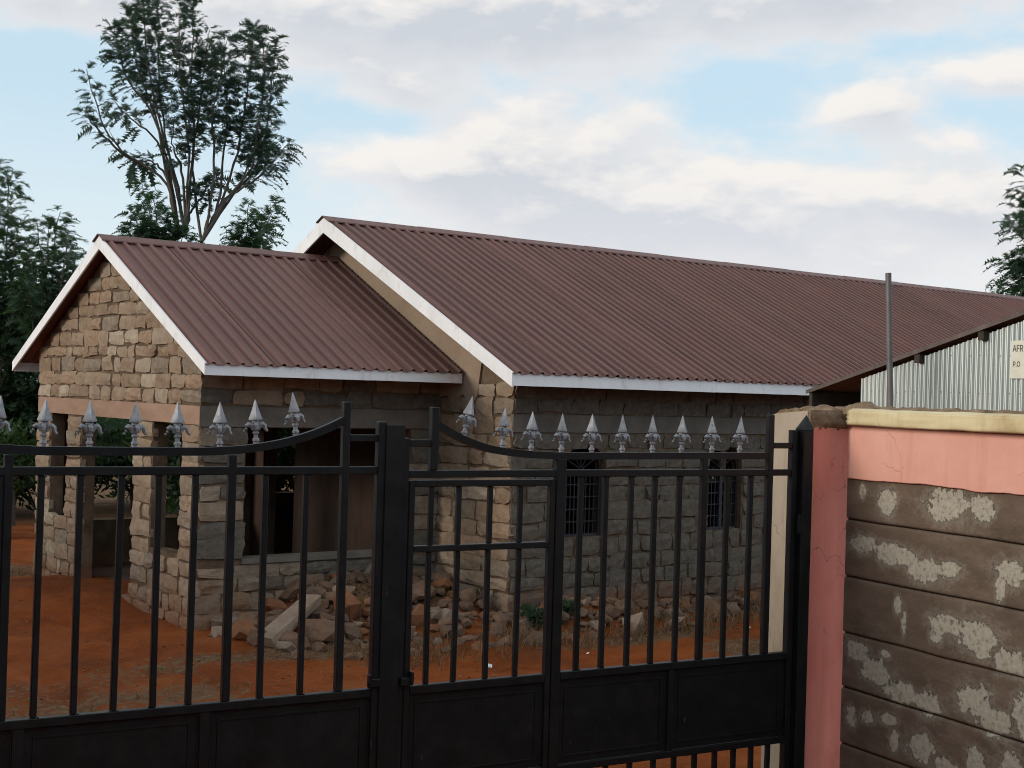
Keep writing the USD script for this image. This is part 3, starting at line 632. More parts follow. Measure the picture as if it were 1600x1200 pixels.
# dry grass and weeds
def blades(n, region, hmin, hmax, seed, keep):
    r = np.random.default_rng(seed); x = r.uniform(region[0], region[1], n); y = r.uniform(region[2], region[3], n)
    k = keep(x, y, r); x, y = x[k], y[k]; n = len(x)
    x = np.repeat(x, 4) + r.normal(0, .025, 4 * n); y = np.repeat(y, 4) + r.normal(0, .025, 4 * n); n = 4 * n
    z = ground_z(x, y) - .005; h = r.uniform(hmin, hmax, n); a = r.uniform(0, 6.28, n); lean = r.uniform(.2, 1.3, n) * h; w = r.uniform(.0022, .0045, n)
    b = np.stack([x, y, z], 1); sd = np.stack([-np.sin(a), np.cos(a), 0 * a], 1) * w[:, None]; d = np.stack([np.cos(a), np.sin(a), 0 * a], 1)
    mid = b + d * (lean * .35)[:, None] + ez * (h * .6)[:, None]; tip = b + d * lean[:, None] + ez * (h * .9)[:, None]
    v = np.stack([b - sd, b + sd, mid - sd * .8, mid + sd * .8, tip], 1).reshape(-1, 3); o = np.arange(n)[:, None] * 5
    return v, np.vstack([o + [0, 1, 3], o + [0, 3, 2], o + [2, 3, 4]])
free = lambda x, y: ~(((x > 7.5) & (y > 15.75)) | ((x > 11.05) & (y > 14.12)))
obj('dry_grass', blades(24000, (2.6, 16.5, 9.5, 24), .02, .10, 61, lambda x, y, r: (dry_mask(x, y) * (.35 + 1.1 * meshkit.fbm(np.stack([x * 1.7, y * 1.7, x * 0], -1), 3, 77)) > r.uniform(.35, 1.15, len(x))) & free(x, y)), STRAW, None, 'short dry straw coloured grass over the worn yard', 'dry grass', kind='stuff')
obj('tall_dry_grass', blades(1500, (8.2, 15.5, 12.4, 13.8), .12, .30, 62, lambda x, y, r: (heap(x, y) < .2) & (r.random(len(x)) < .6 * np.exp(-((y - 13.0) / .5) ** 2))), STRAW, None, 'taller wispy dry grass along the foot of the rubble', 'dry grass', kind='stuff')
def leaves(n, cen, rad, size, seed, shell=.35):
    """many small pointed leaves through an ellipsoid"""
    r = np.random.default_rng(seed); d = r.normal(0, 1, (n, 3)); d /= np.linalg.norm(d, axis=1, keepdims=True)
    p = cen + d * rad * (shell + (1 - shell) * r.random((n, 1)) ** .5)
    ax = r.normal(0, 1, (n, 3)) + [0, 0, .2] + d * .6; ax /= np.linalg.norm(ax, axis=1, keepdims=True); sd = np.cross(ax, r.normal(0, 1, (n, 3))); sd /= np.linalg.norm(sd, axis=1, keepdims=True)
    L = size * r.uniform(.6, 1.3, (n, 1)); w = L * .2
    v = np.stack([p, p + ax * L * .45 + sd * w, p + ax * L, p + ax * L * .45 - sd * w], 1).reshape(-1, 3); o = np.arange(n)[:, None] * 4
    return v, np.vstack([o + [0, 1, 2], o + [0, 2, 3]])
def weed(x, y, h, label, seed, n=9):
    t = thing('weed', label, 'weed'); r = np.random.default_rng(seed); st, lf = G(), G(); z = float(ground_z(x, y))
    for k in range(n):
        a = r.uniform(0, 6.28); q = np.array([x, y, z]); d = np.array([math.cos(a), math.sin(a), 0])
        pts = [q + d * h * .55 * s + ez * h * (1.2 * s - .45 * s * s) * r.uniform(.7, 1.1) for s in np.linspace(0, 1, 5)]
        st.tube(pts, np.linspace(.005, .002, 5), 4)
        for p in pts[1:]:
            v, f = leaves(10, p, np.array([.05, .05, .04]), .075, int(r.integers(1e6)), 0); lf.add(v, f)
    obj('stem', st, LEAF_DARK, t); obj('foliage', lf, LEAF_DARK, t, kind='stuff')
weed(11.05, 13.45, .34, 'leafy green weed at the corner of the hall, right of the big rubble heap', 71, 14)
weed(11.55, 13.55, .20, 'smaller green weed at the hall wall beside the low rubble pile', 72, 8)

# ------------------------------------------------------------------ trees
def fronds(base, direc, length, r, pairs=6, droop=.5, width=.40):
    """feathery pinnate leaves: base (n,3), direction (n,3), length (n,)"""
    n = len(base); d = direc / np.linalg.norm(direc, axis=1, keepdims=True)
    sd = np.cross(d, ez + r.normal(0, .35, (n, 3))); sd /= np.linalg.norm(sd, axis=1, keepdims=True) + 1e-9
    L = length[:, None]; V, F, o = [], [], 0
    def pt(t): return base + d * L * t - ez * L * droop * t * t
    for k in range(pairs):
        t0 = .12 + .80 * k / pairs; p = pt(t0); q = pt(t0 + .14)
        for s in (-1, 1):
            tip = p + (sd * s * .85 + d * .55) * L * width * (1 - .45 * t0) * r.uniform(.75, 1.2, (n, 1)) - ez * L * .10 * r.random((n, 1))
            V.append(np.stack([p, q, tip], 1))
    V.append(np.stack([pt(.85) + sd * L * .03, pt(.85) - sd * L * .03, pt(1.12)], 1))
    V.append(np.stack([pt(0) + sd * L * .012, pt(0) - sd * L * .012, pt(.9)], 1))
    v = np.stack(V, 1).reshape(n, -1, 3); m = v.shape[1]
    return v.reshape(-1, 3), np.arange(n * m).reshape(-1, 3)
def smooth_path(pts, k=14):
    pts = np.asarray(pts, float); s = np.linspace(0, 1, len(pts)); q = np.linspace(0, 1, k)
    from scipy.interpolate import PchipInterpolator
    return np.stack([PchipInterpolator(s, pts[:, c])(q) for c in range(3)], 1)
def plume_tree(label, depth, trunk_px, stems, seed, mat_leaf, name='feathery_tree', frond=.34, trunk_r=.10, group=None, cluster=None):
    """stems: list of (pixel points from the trunk up, first leafy fraction, crown radius in m, fronds, depth offset of the tip)"""
    r = np.random.default_rng(seed); t = thing(name, label, 'tree', group); wood, FV, FF, n0 = G(), [], [], 0
    base = at(*trunk_px[0], depth); base[2] = -.1
    tr = smooth_path([base] + [at(u, v, depth) for u, v in trunk_px], 10); wood.tube(tr, np.linspace(trunk_r * 1.3, trunk_r * .75, 10), 8)
    for px, f0, rad, nf, dz in stems:
        k = len(px); pts = smooth_path([at(u, v, depth + dz * (i / max(1, k - 1)) ** 1.3) for i, (u, v) in enumerate(px)], 18)
        pts[1:] += r.normal(0, .015, pts[1:].shape)
        wood.tube(pts, trunk_r * .22 * np.linspace(1, .0, 18) ** .8 + .007, 5)
        q = f0 + (1 - f0) * r.random(nf) ** .85; idx = q * 17; i0 = np.clip(idx.astype(int), 0, 16); fr_ = (idx - i0)[:, None]
        c = pts[i0] * (1 - fr_) + pts[i0 + 1] * fr_; tan = pts[i0 + 1] - pts[i0]; tan /= np.linalg.norm(tan, axis=1, keepdims=True)
        ang = r.uniform(0, 6.283, nf); out = np.cross(tan, np.where(np.abs(tan[:, 2:]) < .9, [0, 0, 1.0], [1.0, 0, 0])); out /= np.linalg.norm(out, axis=1, keepdims=True); o2 = np.cross(tan, out)
        out = out * np.cos(ang)[:, None] + o2 * np.sin(ang)[:, None]
        taper = np.sin(np.clip((q - f0) / (1 - f0 + 1e-6), 0, 1) * math.pi * .80 + .32)
        c = c + out * (rad * taper * r.random(nf) ** .6)[:, None]
        for _ in range(max(3, nf // 16)):                     # twigs that carry the fronds
            a = int(r.integers(0, nf)); wood.tube([pts[max(0, i0[a] - 1)], (pts[i0[a]] + c[a]) / 2 + [0, 0, .03], c[a]], [.009, .006, .004], 3)
        v, f = fronds(c, out * .8 + tan * .75 + r.normal(0, .25, (nf, 3)), frond * r.uniform(.6, 1.2, nf), r)
        FV.append(v); FF.append(f + n0); n0 += len(v)
    obj('trunk', wood, BARK, t, smooth=50); obj('crown', (np.vstack(FV), np.vstack(FF)), mat_leaf, t, kind='stuff')
    return t
def Zm(pts, ox=120, oy=0, k=.325): return [(ox + x * k, oy + y * k) for x, y in pts]
A, B, C3 = (490, 1150), (525, 1130), (600, 1165)
tall = [
    (Zm([A, (440, 900), (330, 800), (200, 710), (130, 600), (85, 470), (45, 330)]), .42, .17, 120, -.6),
    (Zm([(330, 800), (230, 745), (120, 640), (70, 590), (25, 520)]), .55, .16, 60, -.5),
    (Zm([A, (460, 930), (390, 690), (300, 600), (230, 545), (175, 480)]), .55, .28, 110, .5),
    (Zm([A, (450, 900), (370, 560), (240, 380), (205, 250), (185, 115)]), .55, .27, 250, -1.0),
    (Zm([A, (465, 930), (400, 640), (330, 430), (270, 230), (255, 30)]), .48, .34, 420, .6),
    (Zm([B, (470, 880), (410, 620), (360, 400), (330, 200), (320, -30)]), .46, .36, 420, -.3),
    (Zm([B, (480, 880), (425, 650), (395, 430), (395, 200), (390, -20)]), .45, .33, 420, 1.0),
    (Zm([B, (530, 920), (540, 740), (520, 560), (500, 350), (490, 10)]), .36, .34, 460, -.8),
    (Zm([B, (550, 850), (565, 640), (550, 400), (555, 200), (560, -10)]), .36, .36, 460, .5),
    (Zm([C3, (560, 800), (580, 600), (600, 400), (640, 140)]), .36, .35, 480, .9),
    (Zm([C3, (650, 940), (660, 720), (650, 550), (690, 380), (735, 165)]), .40, .36, 480, -.9),
    (Zm([C3, (690, 960), (700, 800), (720, 600), (720, 420), (690, 270)]), .45, .34, 330, .2),
    (Zm([C3, (700, 950), (770, 740), (800, 560), (830, 350), (845, 125)]), .38, .34, 520, .4),
    (Zm([C3, (720, 955), (840, 800), (870, 600), (900, 400), (890, 160)]), .40, .34, 470, -.5),
    (Zm([C3, (740, 950), (860, 810), (915, 620), (935, 400), (960, 185)]), .42, .28, 360, 1.1),
    (Zm([C3, (720, 960), (850, 870), (930, 790), (1020, 680)]), .42, .30, 260, -.3),
    (Zm([C3, (700, 980), (800, 860), (860, 730), (900, 660)]), .45, .34, 260, .8),
    (Zm([B, (550, 1010), (600, 950), (625, 880)]), .55, .16, 60, .3),
    (Zm([A, (430, 850), (380, 790), (310, 770), (250, 800)]), .45, .18, 90, .4),
    (Zm([B, (545, 960), (560, 900)]), .3, .16, 60, -.3), (Zm([B, (500, 800), (460, 700), (470, 560)]), .3, .22, 120, -.6), (Zm([C3, (640, 1000), (640, 930), (690, 830)]), .4, .2, 90, .6),
]
plume_tree('tall many stemmed feathery tree rising behind the porch roof', 32.0, [(284, 500), (287, 430), (288, 385)], [(a, b, c * .62, int(d * .40), e) for a, b, c, d, e in tall], 81, LEAF_TALL, frond=.40, trunk_r=.13)
def young(px0, tops, depth, seed, label, mat_, nf=130, rad=.28, f0=.2, frond=.34, group=None):
    r = np.random.default_rng(seed); st = []
    for u, v in tops:
        mu = px0[0] + (u - px0[0]) * .55 + r.uniform(-5, 5); mv = px0[1] + (v - px0[1]) * .5
        st.append(([px0, (mu, mv), (u, v)], f0, rad * r.uniform(.8, 1.2), int(nf * r.uniform(.8, 1.3)), r.uniform(-.9, .9)))
    return plume_tree(label, depth, [(px0[0], px0[1] + 160), px0], st, seed, mat_, trunk_r=.06, frond=frond, group=group)
young((250, 440), [(222, 285), (208, 330), (240, 310), (262, 335), (275, 345), (200, 360), (232, 350), (290, 360)], 29.0, 82, 'small leafy tree low behind the porch ridge, left of the tall tree', LEAF_DARK, nf=80, rad=.22, f0=.3)
young((385, 440), [(430, 312), (412, 335), (388, 320), (372, 350), (362, 370), (420, 360), (395, 365)], 29.5, 83, 'small leafy tree low behind the porch ridge, right of the tall tree', LEAF_DARK, nf=55, rad=.17, f0=.3)
young((-8, 620), [(14, 272), (-12, 250), (30, 340), (0, 330), (38, 400), (-40, 300), (20, 420), (-20, 400), (46, 455), (10, 470)], 27.5, 84, 'tall leafy tree at the left edge of the yard', LEAF_DARK, nf=170, rad=.33, f0=.22)
young((75, 620), [(92, 328), (58, 345), (76, 350), (108, 372), (48, 400), (118, 395), (70, 400), (98, 430), (120, 425), (40, 440)], 26.5, 85, 'leafy tree beside the porch gable, right of the taller tree at the left edge', LEAF_DARK, nf=120, rad=.28, f0=.2)
young((20, 700), [(5, 480), (40, 470), (60, 500), (-30, 470), (20, 520), (58, 560), (-10, 560), (30, 600), (70, 600)], 28.5, 86, 'low dark tree beneath the two taller trees left of the porch', LEAF_DARK, nf=300, rad=.55, f0=.02)
young((1660, 480), [(1598, 258), (1625, 245), (1582, 345), (1590, 310), (1612, 330), (1568, 405), (1602, 400), (1635, 300), (1585, 440), (1615, 430)], 46.0, 87, 'leafy tree at the right edge beyond the hall ridge', LEAF_DARK, nf=62, rad=.36, f0=.3, frond=.6)
young((1560, 520), [(1540, 445), (1553, 452), (1570, 440)], 47.0, 88, 'thin sapling tip just above the hall ridge, left of the right-edge tree', LEAF_DARK, nf=14, rad=.12, f0=.5, frond=.5)
def bush(label, cen, rad, n, size, seed, mat_, name='bush'):
    t = thing(name, label, 'bush'); r = np.random.default_rng(seed); v, f = [], []; o = 0
    for k in range(9):
        d = r.normal(0, .5, 3) * rad * np.array([.9, .9, .5]); a, b = leaves(n // 9, np.asarray(cen) + d, np.asarray(rad) * r.uniform(.45, .75), size, seed * 20 + k); v.append(a); f.append(b + o); o += len(a)
    st = G()
    for k in range(6):
        e_ = np.asarray(cen) + r.normal(0, .4, 3) * rad; st.tube([[cen[0] + r.normal(0, .1), cen[1] + r.normal(0, .1), -.05], (np.array([cen[0], cen[1], cen[2] * .5]) + e_) / 2, e_], [.04, .025, .01], 5)
    obj('branch', st, BARK, t); obj('foliage', (np.vstack(v), np.vstack(f)), mat_, t, kind='stuff')
p = at(-12, 700, 26.0); bush('round bright green bush at the left edge behind the gate', (p[0], p[1], 1.45), np.array([.9, .9, .75]), 2600, .16, 91, LEAF_GREEN)
for k, (u, d, h, lab) in enumerate([(-60, 29.5, 2.4, 'dark shrub at the far left behind the bright bush'), (15, 30.5, 2.6, 'dark shrub under the trees left of the porch'), (70, 31.5, 2.7, 'dark shrub just beyond the far corner of the porch'), (130, 34.0, 2.8, 'dark shrub behind the porch seen through its doorway'), (215, 33.0, 2.6, 'dark shrub behind the porch, right of its doorway'), (300, 33.5, 2.6, 'dark shrub behind the porch seen past its wide side opening')]):
    q = at(u, 700, d); bush(lab, (q[0], q[1], h * .52), np.array([1.7, 1.7, h * .55]), 4200, .20, 95 + k, LEAF_DARK)

for k, (x, y, h, lab) in enumerate([(12.3, 24.3, 3.9, 'dark shrub behind the hall, seen through its doorway'), (15.3, 24.5, 3.9, 'dark shrub behind the hall, right of the one seen through its doorway'), (20.2, 24.6, 3.9, 'dark shrub behind the hall, seen through the first arched window'), (25.2, 24.6, 3.9, 'dark shrub behind the hall, seen through the second arched window')]):
    bush(lab, (x, y, h * .5), np.array([1.7, .9, h * .55]), 6500, .22, 120 + k, LEAF_DARK)

for k in range(7):                                # added shrubs, out of view, that shade the low sun
    y = 5.6 + 3.3 * k
    bush(('nearest', 'second', 'third', 'fourth', 'fifth', 'sixth', 'farthest')[k] + ' of the added tall shrubs, out of view, shading the yard from the left', (-5.0 + .3 * (k % 2), y, 2.35), np.array([1.5, 1.9, 2.3 + .25 * (k % 3)]), 5200, .30, 140 + k, LEAF_DARK)

# ------------------------------------------------------------------ gate
GA = -0.13287044; T = np.array([math.cos(GA), math.sin(GA), 0]); NB = np.array([-math.sin(GA), math.cos(GA), 0]); P0 = np.array([6.192, 5.318, 0])
FGT = (P0, T, NB, ez)                            # (s along the gate, m away from the camera, z)
rb = np.random.default_rng(404)
def gbox(s0, s1, z0, z1, m=.017, c=.003, m0=None):
    g = G(FGT).cbox((s0, -m if m0 is None else m0, z0), (s1, m, z1), c)
    if z1 - z0 > .6 and s1 - s0 < .03:                 # thin bars lean and bow by a few millimetres
        v = g.v[0]; a_, b_ = rb.uniform(-.005, .005, 2); w_ = ((v[:, 2] - z0) / (z1 - z0))[:, None]; g.v[0] = v + T * (a_ * (1 - w_) + b_ * w_)
    return g
def spear_mesh(s, z, tilt):
    g = G(); k = .20 / .215
    g.lathe([(.0, .0), (.013, .0), (.013, .012), (.017, .016), (.017, .024), (.011, .030), (.010, .046), (.016, .052), (.016, .058), (.010, .064), (.012, .085), (.010, .100), (.018, .106), (.018, .113), (.012, .118)], sides=10)
    prof = [(.012, .116), (.031, .117), (.034, .123), (.0265, .142), (.0165, .170), (.0085, .197), (.0015, .217)]
    v = []; sd = 8
    for rr, zz in prof: v += [(rr * (1 if q % 2 == 0 else .66) * math.cos(2 * math.pi * q / sd), rr * (1 if q % 2 == 0 else .66) * math.sin(2 * math.pi * q / sd), zz) for q in range(sd)]
    f = [[i * sd + q, i * sd + (q + 1) % sd, (i + 1) * sd + (q + 1) % sd, (i + 1) * sd + q] for i in range(len(prof) - 1) for q in range(sd)]
    g.add(v, f)
    for ax, ay in ((1, 0), (-1, 0), (0, 1), (0, -1)):        # four curled leaves
        pts = [(.008, .072), (.020, .092), (.034, .098), (.044, .090), (.046, .076), (.054, .064), (.060, .066)]
        if ax == 0: pts = [(a * .55, b) for a, b in pts[:5]]
        g.tube([(ax * a, ay * a, b) for a, b in pts], np.array([.012, .0135, .013, .011, .009, .0075, .005][:len(pts)]), 6)
    v, f = g.get(); v = v * k; q_ = np.random.default_rng(int(abs(s) * 1000)); yw = q_.uniform(-.3, .3); v = np.stack([v[:, 0] * math.cos(yw) - v[:, 1] * math.sin(yw), v[:, 0] * math.sin(yw) + v[:, 1] * math.cos(yw), v[:, 2]], 1); tilt = tilt + q_.uniform(-.035, .035); c, sn = math.cos(tilt), math.sin(tilt)
    v = np.stack([v[:, 0] * c + v[:, 2] * sn, v[:, 1], -v[:, 0] * sn + v[:, 2] * c], 1) + [s, 0, z]
    return G(FGT).add(v, f)
def gate_curve(pts):
    from scipy.interpolate import PchipInterpolator
    p = np.array(pts); q = np.linspace(p[0, 0], p[-1, 0], 60); z = PchipInterpolator(p[:, 0], p[:, 1])(q); return np.stack([q, z], 1)
def panel(part, s0, s1, z0=1.10, z1=1.535):
    obj('sheet_panel', gbox(s0, s1, z0, z1, .0015, .0004), BLACK, part)
    g = G(FGT); w, i = .012, .035
    for a, b, c, d in ((s0 + i, s1 - i, z1 - i - w, z1 - i), (s0 + i, s1 - i, z0 + i, z0 + i + w), (s0 + i, s0 + i + w, z0 + i + w, z1 - i - w), (s1 - i - w, s1 - i, z0 + i + w, z1 - i - w)):
        g.cbox((a, -.006, c), (b, -.0016, d), .002)
    obj('panel_moulding', g, BLACK, part)

# left leaf
gl = thing('gate_leaf', 'left leaf of the black steel gate with silver spear tips', 'gate', 'leaves of the black gate')
S0 = -5.02
obj('stile', gbox(S0, S0 + .045, .2, 2.84, .022), BLACK, gl); obj('stile', gbox(-2.594, -2.549, .2, 2.841, .022), BLACK, gl)
obj('cover_strip', gbox(-2.558, -2.460, .2, 2.827, -.0245, .002, m0=-.031), BLACK, gl)
left_bars = [-4.62, -4.46, -4.30, -4.135, -3.971, -3.803, -3.638, -3.471, -3.143, -2.947]
for s in (-4.83, -2.757): obj('short_post', gbox(s - .018, s + .018, 1.576, 2.932, .018), BLACK, gl)
obj('rail', gbox(S0 + .046, -2.595, 2.592, 2.628, .0165), BLACK, gl, label='upper straight rail')
for a, b in ((-2.738, -2.595), (S0 + .046, -4.849)): obj('rail', gbox(a, b, 2.746, 2.779, .0155), BLACK, gl, label='short cross rail between the post and the stile')
cv = gate_curve([(-4.811, 2.865), (-4.63, 2.788), (-4.45, 2.742), (-4.28, 2.721), (-4.09, 2.713), (-3.493, 2.713), (-3.301, 2.721), (-3.135, 2.742), (-2.95, 2.788), (-2.776, 2.862)])
obj('curved_rail', G(FGT).strip(cv, (-.016, .016), .036), BLACK, gl, smooth=30)
obj('rail', gbox(S0 + .046, -2.595, 1.536, 1.575, .020), BLACK, gl, label='rail above the sheet panels')
obj('rail', gbox(S0 + .046, -2.595, 1.062, 1.099, .020), BLACK, gl, label='rail below the sheet panels'); obj('rail', gbox(S0 + .046, -2.595, .24, .28, .020), BLACK, gl, label='bottom rail')
for s in left_bars:
    w = .0135
    obj('bar', gbox(s - w, s + w, 1.576, 2.591, .0135), BLACK, gl)
for s in (-3.306, -4.27): obj('bar', gbox(s - .018, s + .018, 1.576, 2.680, .0175), BLACK, gl, label='thicker bar reaching the curved top rail')
obj('panel_post', gbox(-3.425, -3.375, 1.099, 1.536, .018), BLACK, gl); obj('panel_post', gbox(-4.225, -4.175, 1.099, 1.536, .018), BLACK, gl)
for a, b in ((S0 + .046, -4.226), (-4.174, -3.426), (-3.374, -2.595)): panel(gl, a, b)
for s in np.arange(-4.85, -2.65, .148): obj('bar', gbox(s - .013, s + .013, .281, 1.061, .013), BLACK, gl)
def tz(c, s): return float(np.interp(s, c[:, 0], c[:, 1])), math.atan2(float(np.interp(s + .02, c[:, 0], c[:, 1]) - np.interp(s - .02, c[:, 0], c[:, 1])), .04)
for s in (-4.52, -4.325, -4.134, -3.941, -3.748, -3.558, -3.366, -3.196, -3.004):
    z, a = tz(cv, s); obj('spear_tip', spear_mesh(s, z - .002, -a * .55), SILVER, gl, smooth=35)
for z in (2.2, .7): obj('hinge', G(FGT).lathe([(0, z), (.019, z), (.019, z + .11), (0, z + .11)], (S0 - .012, -.01, 0), 10), BLACK, gl, smooth=40)
obj('latch', G(FGT).cbox((-2.62, -.040, 1.585), (-2.556, -.024, 1.625), .004).cbox((-2.62, -.055, 1.605), (-2.605, -.024, 1.65), .003), BLACK, gl)

# right leaf, with the small wicket door in it
gr = thing('gate_leaf', 'right leaf of the black steel gate with a small wicket door in it', 'gate', 'leaves of the black gate')
obj('stile', gbox(-2.470, -2.428, .2, 2.765, .022), BLACK, gr); obj('stile', gbox(-.014, .026, .2, 2.833, .022), BLACK, gr)
obj('short_post', gbox(-2.311, -2.271, 2.611, 2.917, .018), BLACK, gr); obj('short_post', gbox(-.187, -.149, 1.576, 2.917, .018), BLACK, gr)
obj('rail', gbox(-2.427, -.0145, 2.574, 2.610, .0165), BLACK, gr, label='upper straight rail')
obj('rail', gbox(-2.427, -2.312, 2.724, 2.758, .0155), BLACK, gr, label='short cross rail between the post and the stile'); obj('rail', gbox(-.148, -.0145, 2.728, 2.760, .0155), BLACK, gr, label='short cross rail at the hinge side')
cw = gate_curve([(-2.270, 2.850), (-2.124, 2.778), (-1.959, 2.730), (-1.734, 2.706), (-1.5, 2.700), (-.80, 2.702), (-.188, 2.704)])
obj('curved_rail', G(FGT).strip(cw, (-.016, .016), .036), BLACK, gr, smooth=30)
obj('frame_post', gbox(-1.588, -1.532, .281, 2.664, .021), BLACK, gr)
for a, b, n in ((1.536, 1.575, 'rail above the sheet panels'), (1.062, 1.099, 'rail below the sheet panels')): obj('rail', gbox(-1.531, -.0145, a, b, .020), BLACK, gr, label=n)
obj('rail', gbox(-2.427, -.0145, .24, .28, .020), BLACK, gr, label='bottom rail')
for s in (-1.426, -1.275, -1.107, -.953, -.795, -.469, -.301): obj('bar', gbox(s - .0135, s + .0135, 1.576, 2.573, .0135), BLACK, gr)
obj('bar', gbox(-.648, -.612, 1.576, 2.666, .0175), BLACK, gr, label='thicker bar reaching the top rail')
obj('panel_post', gbox(-.84, -.80, 1.099, 1.536, .018), BLACK, gr)
for a, b in ((-1.531, -.841), (-.799, -.015)): panel(gr, a, b)
for s in (-1.369, -1.228, -1.072, -.917, -.78, -.64, -.50, -.365, -.24, -.125): obj('bar', gbox(s - .013, s + .013, .281, 1.061, .013), BLACK, gr)
for s in (-2.126, -1.905, -1.736, -1.555, -1.369, -1.175, -.98, -.788, -.578, -.384):
    z, a = tz(cw, s); obj('spear_tip', spear_mesh(s, z - .002, -a * .62), SILVER, gr, smooth=35)
wk = obj('wicket_door', G(FGT).cbox((-2.422, -.018, .30), (-2.390, .018, 2.562), .003).cbox((-1.624, -.018, .30), (-1.592, .018, 2.562), .003)
         .cbox((-2.389, -.018, 2.530), (-1.625, .018, 2.562), .003).cbox((-2.389, -.018, 2.214), (-1.625, .018, 2.245), .003).cbox((-2.389, -.018, 1.530), (-1.625, .018, 1.572), .003).cbox((-2.389, -.018, 1.066), (-1.625, .018, 1.099), .003).cbox((-2.389, -.018, .30), (-1.625, .018, .335), .003), BLACK, gr, label='small wicket door of square tube set into the leaf')
for s in (-2.296, -2.144, -1.967, -1.792):
    obj('bar', gbox(s - .0125, s + .0125, 2.246, 2.529, .0125), BLACK, wk); obj('bar', gbox(s - .0125, s + .0125, 1.573, 2.213, .0125), BLACK, wk)
    obj('bar', gbox(s - .0125, s + .0125, .336, 1.065, .0125), BLACK, wk)
panel(wk, -2.389, -1.625, 1.10, 1.529)
obj('latch', G(FGT).cbox((-2.452, -.048, 1.580), (-2.385, -.024, 1.620), .004).cbox((-2.405, -.060, 1.59), (-2.388, -.024, 1.648), .003), BLACK, gr)
for z in (2.25, .7): obj('hinge', G(FGT).lathe([(0, z), (.019, z), (.019, z + .11), (0, z + .11)], (.030, -.045, 0), 10), BLACK, gr, smooth=40)

def weld_beads(part, spots, seed):
    r = np.random.default_rng(seed); g = G(FGT)
    for s, z in spots:
        for sd in (-1, 1):
            p = r.normal(0, 1, (8, 3)); p /= np.linalg.norm(p, axis=1, keepdims=True)
            g.hullpts(p * [.006, .010, .0055] * r.uniform(.7, 1.3) + [s + sd * .0145, r.uniform(-.012, -.006), z])
    obj('weld_bead', g, BLACK, part, kind='stuff')
weld_beads(gl, [(s, z) for s in left_bars for z in (1.577, 2.590)], 1)
weld_beads(gr, [(s, z) for s in (-1.426, -1.275, -1.107, -.953, -.795, -.469, -.301) for z in (1.577, 2.572)], 2)
# hanging post of the gate, with a hammered point
gp = thing('gate_post', 'black square steel gate post with a pointed cap against the pink pillar', 'post')
obj('shaft', G(FGT).cbox((.030, -.062, -.1), (.106, .017, 2.835), .005), BLACK, gp)
obj('cap', G(FGT).hullpts(np.array([[.030, -.062, 2.8352], [.106, -.062, 2.8352], [.030, .017, 2.8352], [.106, .017, 2.8352], [.080, -.022, 2.922], [.088, -.012, 2.918], [.106, -.03, 2.862], [.030, -.01, 2.846]])), BLACK, gp)

# ------------------------------------------------------------------ pillar and perimeter wall
pil = thing('gate_pillar', 'plastered gate pillar, pink in front and cream on its inner side', 'pillar')
prof = [(.022, -.1), (.34, -.1), (.34, 2.875), (.334, 2.898), (.318, 2.914), (.295, 2.921), (.20, 2.93), (.022, 2.945)]
def pillar_solid(s0, s1, pr, shift=0):
    t = trimesh.creation.extrude_polygon(Polygon(pr), s1 - s0, engine='earcut'); v = np.array(t.vertices)
    return G(FGT).add(np.stack([v[:, 2] + s0, v[:, 0], v[:, 1]], 1), np.array(t.faces))
obj('pillar_body', pillar_solid(.128, .47, prof), CREAM, pil)
n = 26; top = [(s, 2.852 + .012 * math.sin(k * 1.7) + .010 * math.sin(k * .6) - .012 * (k < 5)) for k, s in enumerate(np.linspace(.1285, .452, n))]
def slab_faces(poly, m0, m1):
    t = trimesh.creation.extrude_polygon(poly, m1 - m0, engine='earcut'); v = np.array(t.vertices)
    return G(FGT).add(np.stack([v[:, 0], v[:, 2] + m0, v[:, 1]], 1), np.array(t.faces))
obj('pink_plaster', slab_faces(Polygon([(.1285, -.1), (.452, -.1)] + top[::-1]), .010, .0215), PINKOLD, pil)
r = np.random.default_rng(7)
def lumpy(x0, x1, y0, y1, z, h, nx, ny, seed, fr, cap_=None):
    """a rough mortar ridge: a heightfield with skirts"""
    xs, ys = np.linspace(x0, x1, nx), np.linspace(y0, y1, ny); Xg, Yg = np.meshgrid(xs, ys, indexing='ij')
    q = meshkit.fbm(np.stack([Xg * 14, Yg * 14, Xg * 0], -1), 4, seed); e = np.minimum(np.minimum(np.arange(ny)[None, :], np.arange(ny)[::-1][None, :]) / 2.0, 1)
    H = z + (q * 1.5 - .35) * h * e
    if cap_ is not None: H += cap_(Xg, Yg) * e
    grid = np.stack([Xg, Yg, H], -1); return G(fr).sheet(grid, .03, (0, 0, 1))
obj('rough_top', lumpy(.150, .52, .002, .315, 2.925, .050, 34, 22, 5, FGT, lambda x, y: .024 * np.clip((x - .25) / .2, 0, 1)), ROUGHMUD, pil, smooth=60)
obj('rough_front', G(FGT).sheet(np.stack(np.meshgrid(np.linspace(.17, .452, 26), np.linspace(2.855, 2.940, 10), indexing='ij') + [None], -1) if False else
    (lambda S_, Z_: np.stack([S_, .008 - .022 * meshkit.fbm(np.stack([S_ * 16, Z_ * 16, S_ * 0], -1), 4, 9) * np.clip((S_ - .12) / .06, 0, 1) * np.clip((2.945 - Z_) / .02, .2, 1) * np.clip((Z_ - (2.858 - (S_ - .17) * .05)) / .02, -.3, 1), Z_], -1))(*np.meshgrid(np.linspace(.135, .468, 34), np.linspace(2.838, 2.950, 16), indexing='ij')), .02, (0, -1, 0)), ROUGHMUD, pil, smooth=60)

